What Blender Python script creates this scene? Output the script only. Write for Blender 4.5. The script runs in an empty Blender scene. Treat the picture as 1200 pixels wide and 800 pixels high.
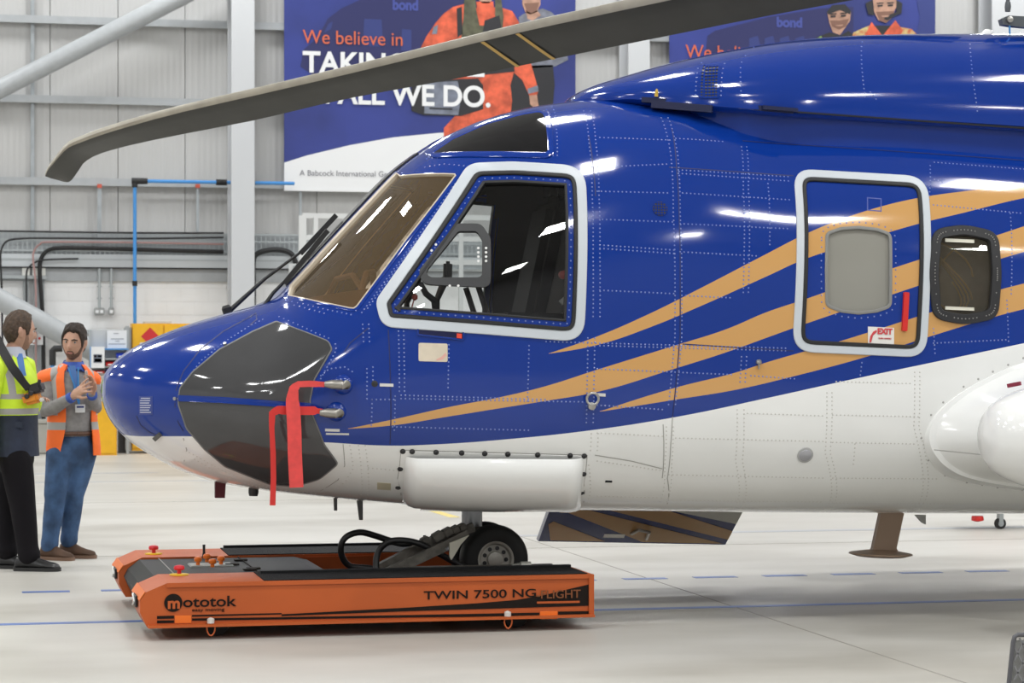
import bpy, bmesh, math, random
import numpy as np
from mathutils import Vector, Matrix

SC = bpy.context.scene
COL = SC.collection
random.seed(7)

# ------------------------------------------------------------------ camera
FPX = 2850.0                      # focal length in pixels of a 1200-wide frame
TH = math.radians(13.0)           # the camera looks 13 degrees off the hangar's cross axis
CAMZ = 1.6
HORY = 410.0
cam_d = bpy.data.cameras.new('camera')
cam = bpy.data.objects.new('camera', cam_d)
COL.objects.link(cam)
cam.location = (0, 0, CAMZ)
cam.rotation_euler = (math.pi / 2, 0, -TH)
cam_d.sensor_width = 36.0
cam_d.lens = FPX / 1200 * 36
cam_d.shift_y = (HORY - 400) / 1200
cam_d.clip_end = 300
cam_d.dof.use_dof = True
cam_d.dof.focus_distance = 14.3
cam_d.dof.aperture_fstop = 6.3
SC.camera = cam

# ------------------------------------------------------------------ world, lamps, exposure
wd = bpy.data.worlds.new('world')
SC.world = wd
wd.use_nodes = True
wd.node_tree.nodes['Background'].inputs[0].default_value = (0.75, 0.85, 1.0, 1)
wd.node_tree.nodes['Background'].inputs[1].default_value = 0.6
SC.view_settings.view_transform = 'Standard'
SC.view_settings.look = 'None'
SC.view_settings.gamma = 1.0
SC.view_settings.exposure = 0.0
LAMP_W = 290.0
for ix in range(7):
    for iy in range(6):
        ld = bpy.data.lights.new('ceiling_lamp', 'AREA')
        ld.shape = 'RECTANGLE'
        ld.size, ld.size_y = 0.8, 1.7
        ld.energy = LAMP_W
        ld.color = (0.99, 1.0, 0.995)
        lo = bpy.data.objects.new('ceiling_lamp', ld)
        lo.location = (-15.5 + ix * 6.5, -9.0 + iy * 9.1, 10.7)
        COL.objects.link(lo)

# ------------------------------------------------------------------ coordinate helpers
CF = Vector((math.sin(TH), math.cos(TH), 0))
CR = Vector((math.cos(TH), -math.sin(TH), 0))
CAM = Vector((0, 0, CAMZ))
def ray(px, py):
    return CF + CR * ((px - 600) / FPX) + Vector((0, 0, (HORY - py) / FPX))
def W(px, py, Y):                 # the point of the plane Y seen at a picture position
    r = ray(px, py)
    return CAM + r * (Y / r.y)
def FL(px, py, z=0.0):            # the point of the floor (or a level z)
    r = ray(px, py)
    return CAM + r * ((z - CAMZ) / r.z)

# ------------------------------------------------------------------ materials
MATS = {}
def mat(name, col, rough=0.5, metal=0.0, coat=0.0, noise=0.0, nscale=8.0, bump=0.0, bscale=60.0, spec=0.5, sheen=0.0, col2=None):
    if name in MATS: return MATS[name]
    m = bpy.data.materials.new(name); m.use_nodes = True
    nt = m.node_tree; b = nt.nodes['Principled BSDF']
    b.inputs['Base Color'].default_value = (*col, 1)
    b.inputs['Roughness'].default_value = rough
    b.inputs['Metallic'].default_value = metal
    b.inputs['Coat Weight'].default_value = coat
    b.inputs['Coat Roughness'].default_value = 0.03
    b.inputs['Specular IOR Level'].default_value = spec
    b.inputs['Sheen Weight'].default_value = sheen
    tc = nt.nodes.new('ShaderNodeTexCoord')
    if noise > 0 or col2:
        n = nt.nodes.new('ShaderNodeTexNoise'); n.inputs['Scale'].default_value = nscale
        n.inputs['Detail'].default_value = 5
        nt.links.new(tc.outputs['Object'], n.inputs['Vector'])
        mx = nt.nodes.new('ShaderNodeMix'); mx.data_type = 'RGBA'
        c2 = col2 or tuple(c * (1 - noise) for c in col)
        c1 = col if col2 else tuple(min(1, c * (1 + noise)) for c in col)
        mx.inputs[6].default_value = (*c1, 1); mx.inputs[7].default_value = (*c2, 1)
        rp = nt.nodes.new('ShaderNodeMapRange')
        rp.inputs[1].default_value = 0.35; rp.inputs[2].default_value = 0.65
        nt.links.new(n.outputs['Fac'], rp.inputs[0])
        nt.links.new(rp.outputs[0], mx.inputs[0])
        nt.links.new(mx.outputs[2], b.inputs['Base Color'])
    if bump > 0:
        n2 = nt.nodes.new('ShaderNodeTexNoise'); n2.inputs['Scale'].default_value = bscale
        nt.links.new(tc.outputs['Object'], n2.inputs['Vector'])
        bp = nt.nodes.new('ShaderNodeBump'); bp.inputs['Strength'].default_value = bump
        bp.inputs['Distance'].default_value = 0.01
        nt.links.new(n2.outputs['Fac'], bp.inputs['Height'])
        nt.links.new(bp.outputs['Normal'], b.inputs['Normal'])
    MATS[name] = m
    return m

# ------------------------------------------------------------------ mesh builder
class MB:
    def __init__(self):
        self.v, self.f, self.m = [], [], []
    def add(self, verts, faces, mi=0):
        o = len(self.v)
        self.v += [tuple(p) for p in verts]
        self.f += [tuple(i + o for i in f) for f in faces]
        self.m += [mi] * len(faces)
        return self
    def box(self, c, s, rot=None, mi=0, bev=0.0):
        x, y, z = s[0] / 2, s[1] / 2, s[2] / 2
        if bev <= 0:
            vs = [Vector((sx * x, sy * y, sz * z)) for sz in (-1, 1) for sy in (-1, 1) for sx in (-1, 1)]
            fs = [(0, 2, 3, 1), (4, 5, 7, 6), (0, 1, 5, 4), (2, 6, 7, 3), (0, 4, 6, 2), (1, 3, 7, 5)]
        else:
            b = min(bev, x * .9, y * .9, z * .9)
            bm = bmesh.new()
            bmesh.ops.create_cube(bm, size=1)
            for q in bm.verts: q.co = Vector((q.co.x * s[0], q.co.y * s[1], q.co.z * s[2]))
            bmesh.ops.bevel(bm, geom=bm.edges[:], offset=b, segments=2, affect='EDGES')
            bm.verts.index_update()
            vs = [q.co.copy() for q in bm.verts]; fs = [tuple(q.index for q in f.verts) for f in bm.faces]
            bm.free()
        R = rot if rot is not None else Matrix.Identity(3)
        c = Vector(c)
        return self.add([R @ p + c for p in vs], fs, mi)
    def bar(self, p0, p1, w, t, up=Vector((0, 0, 1)), mi=0):      # a bar of w x t between two points
        p0, p1 = Vector(p0), Vector(p1)
        d = (p1 - p0); L = d.length; d.normalize()
        s = d.cross(up)
        if s.length < 1e-4: s = d.cross(Vector((1, 0, 0)))
        s.normalize(); u = s.cross(d)
        R = Matrix((d, s, u)).transposed()
        return self.box((p0 + p1) / 2, (L, w, t), R, mi)
    def loft(self, rings, caps=(True, True), mi=0, closed=True):
        n = len(rings[0]); vs = [p for r in rings for p in r]; fs = []
        for i in range(len(rings) - 1):
            for j in range(n if closed else n - 1):
                a, b = i * n + j, i * n + (j + 1) % n
                fs.append((a, b, b + n, a + n))
        if caps[0]: fs.append(tuple(range(n - 1, -1, -1)))
        if caps[1]: fs.append(tuple((len(rings) - 1) * n + j for j in range(n)))
        return self.add(vs, fs, mi)
    def tube(self, pts, r, n=10, mi=0, caps=True):
        pts = [Vector(p) for p in pts]
        rr = r if isinstance(r, (list, tuple)) else [r] * len(pts)
        rings = []; u = None
        for i, p in enumerate(pts):
            t = (pts[min(i + 1, len(pts) - 1)] - pts[max(i - 1, 0)]).normalized()
            if u is None:
                u = t.cross(Vector((0, 0, 1)))
                if u.length < 1e-3: u = t.cross(Vector((0, 1, 0)))
            u = (u - t * u.dot(t)).normalized(); w = t.cross(u)
            rings.append([p + (u * math.cos(2 * math.pi * k / n) + w * math.sin(2 * math.pi * k / n)) * rr[i] for k in range(n)])
        return self.loft(rings, (caps, caps), mi)
    def cyl(self, p0, p1, r0, r1=None, n=20, mi=0):
        return self.tube([p0, p1], [r0, r0 if r1 is None else r1], n, mi)
    def lathe(self, prof, axis_o, axis_d, n=32, mi=0, caps=True):            # prof: (radius, along)
        o, d = Vector(axis_o), Vector(axis_d).normalized()
        u = d.cross(Vector((0, 0, 1)))
        if u.length < 1e-3: u = Vector((1, 0, 0))
        u.normalize(); w = d.cross(u)
        rings = [[o + d * h + (u * math.cos(2 * math.pi * k / n) + w * math.sin(2 * math.pi * k / n)) * max(r, 1e-4) for k in range(n)] for r, h in prof]
        return self.loft(rings, (caps, caps), mi)
    def prism(self, poly, off, mi=0):                             # poly: 3-D loop, off: extrusion vector
        off = Vector(off); a = [Vector(p) for p in poly]; n = len(a)
        fs = [tuple(range(n)), tuple(range(2 * n - 1, n - 1, -1))]
        fs += [(j, j + n, (j + 1) % n + n, (j + 1) % n) for j in range(n)]
        return self.add(a + [p + off for p in a], fs, mi)
    def build(self, name, mats, parent=None, smooth=False, fix=True, loc=None):
        me = bpy.data.meshes.new(name)
        vs = self.v
        if loc is not None: vs = [tuple(Vector(p) - Vector(loc)) for p in vs]
        me.from_pydata(vs, [], self.f)
        for q in (mats if isinstance(mats, (list, tuple)) else [mats]): me.materials.append(q)
        me.polygons.foreach_set('material_index', self.m)
        if fix:
            bm = bmesh.new(); bm.from_mesh(me)
            bmesh.ops.recalc_face_normals(bm, faces=bm.faces[:])
            bm.to_mesh(me); bm.free()
        if smooth:
            me.polygons.foreach_set('use_smooth', [True] * len(me.polygons))
            if smooth != 'all': me.set_sharp_from_angle(angle=math.radians(smooth if smooth is not True else 40))
        o = bpy.data.objects.new(name, me); COL.objects.link(o)
        if loc is not None: o.location = loc
        if parent is not None: o.parent = parent
        return o

def tag(o, label=None, cat=None, group=None, kind=None):
    if label: o['label'] = label
    if cat: o['category'] = cat
    if group: o['group'] = group
    if kind: o['kind'] = kind
    return o
def empty(name, loc=(0, 0, 0), rz=0.0):
    o = bpy.data.objects.new(name, None); COL.objects.link(o)
    o.location = loc; o.rotation_euler = (0, 0, rz); o.empty_display_size = 0.1
    return o
def struct(o): o['kind'] = 'structure'; return o
def dup(o, name=None, loc=None, parent=None):
    c = o.copy(); COL.objects.link(c)
    if parent is not None: c.parent = parent
    if loc is not None: c.location = loc
    return c
def text_mesh(body, size, width=None, name='lettering', bold=0.0, shear=0.0, extrude=0.0015, spacing=1.0):
    cu = bpy.data.curves.new(name, 'FONT'); cu.body = body; cu.size = size
    cu.extrude = extrude; cu.offset = bold; cu.shear = shear; cu.space_character = spacing
    ob = bpy.data.objects.new(name, cu); COL.objects.link(ob)
    dg = bpy.context.evaluated_depsgraph_get(); dg.update()
    me = bpy.data.meshes.new_from_object(ob.evaluated_get(dg))
    COL.objects.unlink(ob); bpy.data.objects.remove(ob)
    n = len(me.vertices); co = np.empty(n * 3, 'f'); me.vertices.foreach_get('co', co); co = co.reshape(-1, 3)
    w = co[:, 0].max() - co[:, 0].min()
    co[:, 0] -= co[:, 0].min()
    if width: co[:, 0] *= width / w
    me.vertices.foreach_set('co', co.ravel()); me.update()
    return me
def place_text(me, m, name, origin, xdir, ydir, parent=None):
    x = Vector(xdir).normalized(); y = Vector(ydir).normalized(); z = x.cross(y)
    M = Matrix((x, y, z)).transposed().to_4x4(); M.translation = Vector(origin)
    me.transform(M)
    me.materials.clear(); me.materials.append(m)
    o = bpy.data.objects.new(name, me); COL.objects.link(o)
    if parent is not None: o.parent = parent
    return o
# ================================================================== the hangar
YW = 39.0                                   # inner face of the cladding
X0, X1, YF, ZC = -20.0, 30.0, -14.0, 11.0
m_floor = bpy.data.materials.new('floor_concrete'); m_floor.use_nodes = True
nt = m_floor.node_tree; bs = nt.nodes['Principled BSDF']; bs.inputs['Specular IOR Level'].default_value = 0.35
tc = nt.nodes.new('ShaderNodeTexCoord')
def nnode(scale, detail=6, stretch=(1, 1, 1), tree=nt, tcn=tc):
    mp = tree.nodes.new('ShaderNodeMapping'); mp.inputs['Scale'].default_value = stretch
    tree.links.new(tcn.outputs['Object'], mp.inputs['Vector'])
    n = tree.nodes.new('ShaderNodeTexNoise'); n.inputs['Scale'].default_value = scale; n.inputs['Detail'].default_value = detail
    tree.links.new(mp.outputs['Vector'], n.inputs['Vector'])
    return n
def ramp(tree, src, pts):
    r = tree.nodes.new('ShaderNodeValToRGB')
    while len(r.color_ramp.elements) < len(pts): r.color_ramp.elements.new(0.5)
    for e, (p, c) in zip(r.color_ramp.elements, pts): e.position = p; e.color = (*c, 1)
    tree.links.new(src, r.inputs[0]); return r
n1 = nnode(0.45, 6, (0.5, 1.5, 1)); n2 = nnode(1.6, 6, (0.7, 1.0, 1))
r1 = ramp(nt, n1.outputs['Fac'], [(0.3, (0.44, 0.42, 0.375)), (0.7, (0.56, 0.545, 0.505))])
r2 = ramp(nt, n2.outputs['Fac'], [(0.3, (0.955, 0.955, 0.955)), (0.65, (1, 1, 1))])
mx = nt.nodes.new('ShaderNodeMix'); mx.data_type = 'RGBA'; mx.blend_type = 'MULTIPLY'; mx.inputs[0].default_value = 1
nt.links.new(r1.outputs[0], mx.inputs[6]); nt.links.new(r2.outputs[0], mx.inputs[7])
n3 = nnode(0.55, 8, (0.55, 1.0, 1)); r4 = ramp(nt, n3.outputs['Fac'], [(0.30, (0.72, 0.705, 0.68)), (0.50, (1, 1, 1))])
mx2 = nt.nodes.new('ShaderNodeMix'); mx2.data_type = 'RGBA'; mx2.blend_type = 'MULTIPLY'; mx2.inputs[0].default_value = 1
nt.links.new(mx.outputs[2], mx2.inputs[6]); nt.links.new(r4.outputs[0], mx2.inputs[7])
nt.links.new(mx2.outputs[2], bs.inputs['Base Color'])
r3 = ramp(nt, n2.outputs['Fac'], [(0.3, (0.44,) * 3), (0.7, (0.38,) * 3)])
nt.links.new(r3.outputs[0], bs.inputs['Roughness'])
floor = struct(MB().box(((X0 + X1) / 2, (YF + YW) / 2 + .3, -0.1), (X1 - X0, YW - YF + 1.2, 0.2)).build('floor', m_floor))

m_blue_line = mat('floor_paint_blue', (0.10, 0.17, 0.42), 0.4, noise=0.15, nscale=5)
m_grey_line = mat('floor_paint_grey', (0.38, 0.39, 0.41), 0.4)
m_yel_line = mat('floor_paint_yellow', (0.72, 0.58, 0.16), 0.4)
m_joint = mat('floor_joint', (0.30, 0.28, 0.25), 0.7)
def floor_strip(name, a, b, w, m, z=0.002):
    a, b = Vector((a[0], a[1], 0)), Vector((b[0], b[1], 0))
    return MB().bar(a + Vector((0, 0, z / 2)), b + Vector((0, 0, z / 2)), w, z).build(name, m, floor)
floor_strip('floor_line', (-8, 14.52), (16, 14.42), 0.09, m_blue_line)
for k in range(26):
    x = -1.6 + k * 0.515
    floor_strip('dashed_line', (x, 16.38), (x + 0.31, 16.375), 0.10, m_blue_line)
floor_strip('floor_line', (-9, 29.9), (18, 29.9), 0.15, m_grey_line)
for k in range(10):
    x = -8.2 + k * 1.25
    floor_strip('dashed_line', (x, 32.0), (x + 0.85, 32.0), 0.16, m_grey_line)
floor_strip('floor_line', (4.5, 20.4), (20, 20.4), 0.16, m_grey_line)  # grey strip painted in place of a dark shadow line on the floor
floor_strip('floor_line', (5.0, 24.0), (24, 23.9), 0.07, m_yel_line)
a, b = FL(500, 596), FL(533, 606); floor_strip('floor_line', a, b, 0.10, m_yel_line)
a, b = FL(560, 612), FL(1220, 829); floor_strip('floor_joint', a, b, 0.010, m_joint, 0.0015)
a, b = FL(-40, 606), FL(900, 640); floor_strip('floor_joint', (-9, 25.8), (16, 25.8), 0.012, m_joint, 0.0015)
floor_strip('floor_joint', (-9, 19.1), (16, 19.1), 0.010, m_joint, 0.0015)

# walls: white blockwork below, ribbed white panels above
m_clad = bpy.data.materials.new('ribbed_cladding'); m_clad.use_nodes = True
nt2 = m_clad.node_tree; b2 = nt2.nodes['Principled BSDF']
b2.inputs['Base Color'].default_value = (0.51, 0.51, 0.505, 1); b2.inputs['Roughness'].default_value = 0.45
tc2 = nt2.nodes.new('ShaderNodeTexCoord')
wv = nt2.nodes.new('ShaderNodeTexWave'); wv.bands_direction = 'X'; wv.inputs['Scale'].default_value = 3.3
nt2.links.new(tc2.outputs['Object'], wv.inputs['Vector'])
bp2 = nt2.nodes.new('ShaderNodeBump'); bp2.inputs['Strength'].default_value = 0.35; bp2.inputs['Distance'].default_value = 0.012
nt2.links.new(wv.outputs['Fac'], bp2.inputs['Height']); nt2.links.new(bp2.outputs['Normal'], b2.inputs['Normal'])
m_block = mat('painted_block', (0.86, 0.865, 0.865), 0.5, noise=0.02, nscale=3, bump=0.25, bscale=40)
m_mortar = mat('painted_mortar', (0.82, 0.82, 0.82), 0.6)
m_steel = mat('painted_steel', (0.40, 0.42, 0.435), 0.4, noise=0.04)
m_steel_d = mat('galvanised_steel', (0.36, 0.39, 0.41), 0.4, metal=0.4, noise=0.1)
m_white = mat('white_column_paint', (0.55, 0.565, 0.585), 0.4)
m_inner = mat('hangar_liner', (0.55, 0.55, 0.55), 0.6)
m_dark_roof = mat('hangar_roof', (0.40, 0.40, 0.41), 0.7)
m_doorw = mat('hangar_door_metal', (0.33, 0.33, 0.34), 0.6)
wall_back = struct(MB().box(((X0 + X1) / 2, YW + 0.3, ZC / 2), (X1 - X0, 0.3, ZC)).box(((X0 + X1) / 2, YW + .095, 1.39), (X1 - X0, 0.19, 2.78)).build('wall_back', m_mortar))
bm_ = MB().box((0, 0, 0), (1.052, 0.09, ZC - 2.9), bev=0.006)
p0 = bm_.build('panel', m_clad, wall_back); p0.location = (-9.6, YW + 0.07, (ZC + 2.9) / 2)
for k in range(1, 27): dup(p0, loc=(-9.6 + k * 1.06, YW + 0.07, (ZC + 2.9) / 2), parent=wall_back)
blk = MB().box((0, 0, 0), (0.432, 0.05, 0.207), bev=0.006).build('block', m_block, wall_back)
first = True
for r in range(13):
    for c in range(16):
        L = (-1.5 + (c + 0.5 * (r % 2)) * 0.44 - 0.2, YW + 0.018, 0.11 + r * 0.215)
        if first: blk.location = L; first = False
        else: dup(blk, loc=L, parent=wall_back)
struct(MB().box((X0 - .1, (YF + YW) / 2, ZC / 2), (0.2, YW - YF, ZC)).build('wall_left', m_inner))
struct(MB().box((X1 + .1, (YF + YW) / 2, ZC / 2), (0.2, YW - YF, ZC)).build('wall_right', m_inner))
struct(MB().box(((X0 + X1) / 2, YF - .1, ZC / 2), (X1 - X0, 0.2, ZC)).build('wall_front', m_doorw))
struct(MB().box(((X0 + X1) / 2, (YF + YW) / 2, ZC + .1), (X1 - X0, YW - YF, 0.2)).build('ceiling', m_dark_roof))

# horizontal sheeting rails, columns, bracing
for z in (6.80, 5.55, 4.26):
    struct(MB().box((5, YW - 0.06, z), (30, 0.14, 0.10)).box((5, YW - 0.135, z - .045), (30, 0.02, 0.05)).build('trim_1', m_steel))
struct(MB().box((5, YW - 0.02, 2.80), (30, 0.10, 0.22)).build('trim_2', m_steel))
struct(MB().box((W(38, 100, YW).x, YW - 0.02, 5.2), (0.055, 0.06, 4.3)).build('trim_3', m_steel_d))
def column(px0, px1):
    a, b = W(px0, 300, YW - .75), W(px1, 300, YW - .75)
    xc, w = (a.x + b.x) / 2, b.x - a.x
    m = MB().box((xc, YW - .76, ZC / 2), (w, 0.03, ZC)).box((xc, YW - .22, ZC / 2), (w, 0.03, ZC)).box((xc, YW - .49, ZC / 2), (0.03, 0.54, ZC))
    return struct(m.build('column', m_white))
column(271, 298); column(736, 761); column(1162, 1206)
def brace(p, q, r):
    o = MB().tube([p, q], r, 20).build('brace', m_steel, smooth=True); return struct(o)
brace(W(-60, 135, YW - .55), W(275, -36, YW - .55), 0.145)
brace(W(-60, 318, YW - .62), W(266, 497, YW - .62), 0.165)
# ================================================================== the helicopter
HY = 14.45                                   # centre plane
PITCH = math.radians(1.65)
heli = empty('helicopter', (3.21, HY, 0.0)); heli.rotation_euler = (0, PITCH, 0)
tag(heli, 'glossy blue and white helicopter with tan stripes, nose wheel on an orange tug', 'helicopter')
HM = Matrix.Translation((3.21, HY, 0.0)) @ Matrix.Rotation(PITCH, 4, 'Y')
HI = HM.inverted()
def L(px, py, b):                            # picture position -> helicopter coordinates on the plane y = b
    return HI @ W(px, py, HY + b)
def pchip(x, y):
    x = np.array(x, float); y = np.array(y, float); h = np.diff(x); d = np.diff(y) / h
    m = np.zeros(len(x)); m[0], m[-1] = d[0], d[-1]
    for i in range(1, len(x) - 1):
        if d[i - 1] * d[i] > 0:
            w1, w2 = 2 * h[i] + h[i - 1], h[i] + 2 * h[i - 1]
            m[i] = (w1 + w2) / (w1 / d[i - 1] + w2 / d[i])
    def f(q):
        q = np.asarray(q, float); i = np.clip(np.searchsorted(x, q) - 1, 0, len(x) - 2)
        t = (q - x[i]) / h[i]
        v = (2*t**3-3*t**2+1)*y[i] + (t**3-2*t**2+t)*h[i]*m[i] + (-2*t**3+3*t**2)*y[i+1] + (t**3-t**2)*h[i]*m[i+1]
        return v
    return f
TOPP = [(118,457),(120,444),(130,428),(150,411),(180,396),(215,382),(265,367),(300,357),(322,346),(338,330),(375,290),(420,242),(455,206),(480,186),(520,161),(560,143),(600,131),(640,124),(700,119),(760,122),(810,134),(870,146),(930,146.8),(1000,148),(1200,164),(1500,186)]
BOTP = [(118,457,0),(120,470,0),(128,490,0),(145,511,0),(175,532,-.1),(220,555,-.2),(270,570,-.3),(330,580,-.4),(400,588,-.5),(480,595,-.55),(560,600,-.6),(680,602,-.6),(850,604,-.6),(1000,605,-.6),(1200,606,-.6),(1500,607,-.6)]
tl = [L(a, b, 0) for a, b in TOPP]; bl = [L(a, b, c) for a, b, c in BOTP]
XN = tl[0].x; bl[0].z = tl[0].z; bl[0].x = XN
sq = lambda v: np.sqrt(np.maximum(np.asarray(v, float) - XN, 0))
zt_f = pchip(sq([p.x for p in tl]), [p.z for p in tl])
zb_f = pchip(sq([p.x for p in bl]), [p.z for p in bl])
w_f = pchip(sq([XN + a for a in (0, .03, .12, .3, .6, 1.0, 1.5, 2.0, 2.6, 3.2, 5, 9.5)]), [0, .15, .33, .53, .74, .90, 1.01, 1.07, 1.10, 1.12, 1.13, 1.13])
nt_f = pchip([XN, XN + .8, XN + 1.4, XN + 2.0, XN + 2.9, XN + 4, XN + 10], [2.0, 2.1, 2.2, 2.3, 2.7, 3.0, 3.0])
nb_f = pchip([XN, XN + .8, XN + 1.6, XN + 2.4, XN + 10], [2.0, 2.2, 2.7, 3.3, 3.5])
zc_f = pchip([XN, XN + .8, XN + 1.6, XN + 2.6, XN + 10], [0.5, .48, .45, .42, .42])
def sect(x):
    s = sq(x); zt, zb, w = zt_f(s), zb_f(s), w_f(s)
    zc = zb + (zt - zb) * zc_f(x)
    return float(zt), float(zb), float(w), float(zc), float(nt_f(x)), float(nb_f(x))
def sideY(x, z):                             # y of the port skin, None outside the outline
    zt, zb, w, zc, nt_, nb_ = sect(x)
    if z >= zt or z <= zb: return None
    q, n = ((z - zc) / (zt - zc), nt_) if z > zc else ((zc - z) / (zc - zb), nb_)
    return -w * (1 - q ** n) ** (1 / n)
def skin(x, z):
    y = sideY(x, z)
    if y is None:
        zt, zb, *_ = sect(x); e = 0.003
        z = min(max(z, zb + e), zt - e); y = sideY(x, z)
    return Vector((x, y, z))
def skin_n(x, z):
    e = 0.006
    def g(a, b):
        v = sideY(a, b); return v if v is not None else -0.0
    n = Vector(((g(x + e, z) - g(x - e, z)) / (2 * e), -1, (g(x, z + e) - g(x, z - e)) / (2 * e)))
    return n.normalized()
def S(px, py):                               # picture position -> (x, z) on the port skin
    b = -1.0
    for _ in range(14):
        p = L(px, py, b); y = sideY(p.x, p.z)
        b = 0.6 * (y if y is not None else 0.0) + 0.4 * b
    p = L(px, py, b); return (p.x, p.z)
def SP(px, py):
    x, z = S(px, py); return skin(x, z)

# ---- livery material: bands bounded by curves over the side view
XA, XB, ZA, ZB = -3.0, 6.5, 0.0, 3.6
def livery(name, rough=0.10):
    m = bpy.data.materials.new(name); m.use_nodes = True; t = m.node_tree; b = t.nodes['Principled BSDF']
    b.inputs['Roughness'].default_value = rough; b.inputs['Coat Weight'].default_value = 0.3; b.inputs['Coat Roughness'].default_value = 0.02
    b.inputs['Specular IOR Level'].default_value = 0.4
    tc = t.nodes.new('ShaderNodeTexCoord'); sp = t.nodes.new('ShaderNodeSeparateXYZ'); t.links.new(tc.outputs['Object'], sp.inputs[0])
    def mth(op, a, bb):
        n = t.nodes.new('ShaderNodeMath'); n.operation = op
        for i, v in enumerate((a, bb)):
            if isinstance(v, (int, float)): n.inputs[i].default_value = v
            else: t.links.new(v, n.inputs[i])
        return n.outputs[0]
    xn = mth('DIVIDE', mth('SUBTRACT', sp.outputs['X'], XA), XB - XA)
    z = sp.outputs['Z']
    def curve(pts):
        q = [S(*p) if p[0] < 1215 else (L(p[0], p[1], -1.13).x, L(p[0], p[1], -1.13).z) for p in pts]
        n = t.nodes.new('ShaderNodeFloatCurve'); c = n.mapping.curves[0]
        pp = [((x - XA) / (XB - XA), (zz - ZA) / (ZB - ZA)) for x, zz in q]
        x0, y0 = pp[0]; x1, y1 = pp[-1]
        while len(c.points) < len(pp): c.points.new(0.5, 0.5)
        for e, (u, v) in zip(c.points, pp): e.location = (u, v); e.handle_type = 'AUTO'
        n.mapping.use_clip = False; n.mapping.extend = 'HORIZONTAL'; n.mapping.update()
        t.links.new(xn, n.inputs['Value'])
        return mth('ADD', mth('MULTIPLY', n.outputs[0], ZB - ZA), ZA), q
    def band(up, lo):
        a, qa = curve(up); bb, _ = curve(lo)
        inside = mth('MULTIPLY', mth('LESS_THAN', z, a), mth('GREATER_THAN', z, bb))
        return mth('MULTIPLY', inside, mth('GREATER_THAN', sp.outputs['X'], qa[0][0]))
    s1 = band([(643,414),(700,394),(760,368),(820,338),(900,296.5),(942,275),(975,261),(1025,244),(1075,232),(1130,224),(1200,217),(1400,205)],
              [(643,414.3),(700,404),(760,384),(820,359),(900,323),(942,304),(1000,285),(1075,262.5),(1130,249),(1200,232),(1400,200)])
    s2 = band([(408,502),(462,491),(525,477),(587,465),(637,453),(700,433),(790,405),(850,386),(900,365),(942,351),(1044,315),(1173,274),(1200,265),(1400,203)],
              [(408,502.3),(462,498),(525,488),(587,478),(637,470),(700,459),(790,432),(850,413),(900,395),(942,380),(1044,345.5),(1173,303),(1200,295),(1400,236)])
    s3 = band([(703,482),(792,454),(860,437),(900,424),(980,401),(1087,367),(1173,339),(1200,332),(1400,280)],
              [(703,482.3),(792,468),(860,457),(929,441),(1015,418),(1087,395),(1173,369),(1200,362),(1400,310)])
    wl, _ = curve([(128,506),(150,510),(183,511),(215,511),(260,512),(320,515),(380,518),(455,522),(500,521),(600,514),(700,503),(800,487),(900,466),(1000,444),(1100,423),(1200,402),(1400,360)])
    white = mth('LESS_THAN', z, wl)
    tan = mth('MAXIMUM', s1, mth('MAXIMUM', s2, s3))
    nz = t.nodes.new('ShaderNodeTexNoise'); nz.inputs['Scale'].default_value = 2.5; nz.inputs['Detail'].default_value = 4
    t.links.new(tc.outputs['Object'], nz.inputs['Vector'])
    def mix(fac, c1, c2):
        n = t.nodes.new('ShaderNodeMix'); n.data_type = 'RGBA'
        if isinstance(fac, float): n.inputs[0].default_value = fac
        else: t.links.new(fac, n.inputs[0])
        for i, c in ((6, c1), (7, c2)):
            if isinstance(c, tuple): n.inputs[i].default_value = (*c, 1)
            else: t.links.new(c, n.inputs[i])
        return n.outputs[2]
    wc = mix(nz.outputs['Fac'], (0.80, 0.805, 0.785), (0.88, 0.885, 0.87))
    c = mix(tan, BLUE, TAN); c = mix(white, c, wc)
    t.links.new(c, b.inputs['Base Color'])
    return m
BLUE = (0.004, 0.033, 0.25); TAN = (0.60, 0.33, 0.115)
m_hull = livery('hull_livery')
m_blue = mat('blue_gloss', BLUE, 0.10, coat=0.3, spec=0.4)
m_liner = mat('cabin_liner', (0.016, 0.016, 0.018), 0.8)
m_wht = mat('white_gloss', (0.84, 0.845, 0.83), 0.15, coat=0.4)
m_frame = mat('pale_grey_frame', (0.56, 0.60, 0.64), 0.35)
m_seal = mat('black_seal', (0.012, 0.012, 0.013), 0.55)
m_blk = mat('matt_black', (0.018, 0.018, 0.02), 0.45)
m_chrome = mat('bare_metal', (0.45, 0.44, 0.42), 0.3, metal=0.9)
m_rivet = mat('rivet_head', (0.16, 0.22, 0.52), 0.25, coat=0.3)
m_rivet_w = mat('rivet_head_white', (0.60, 0.59, 0.56), 0.3)
m_seam = mat('panel_seam', (0.008, 0.016, 0.11), 0.5)
m_seam_w = mat('panel_seam_white', (0.38, 0.37, 0.35), 0.6)
m_red = mat('red_paint', (0.62, 0.02, 0.015), 0.4)
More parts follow.
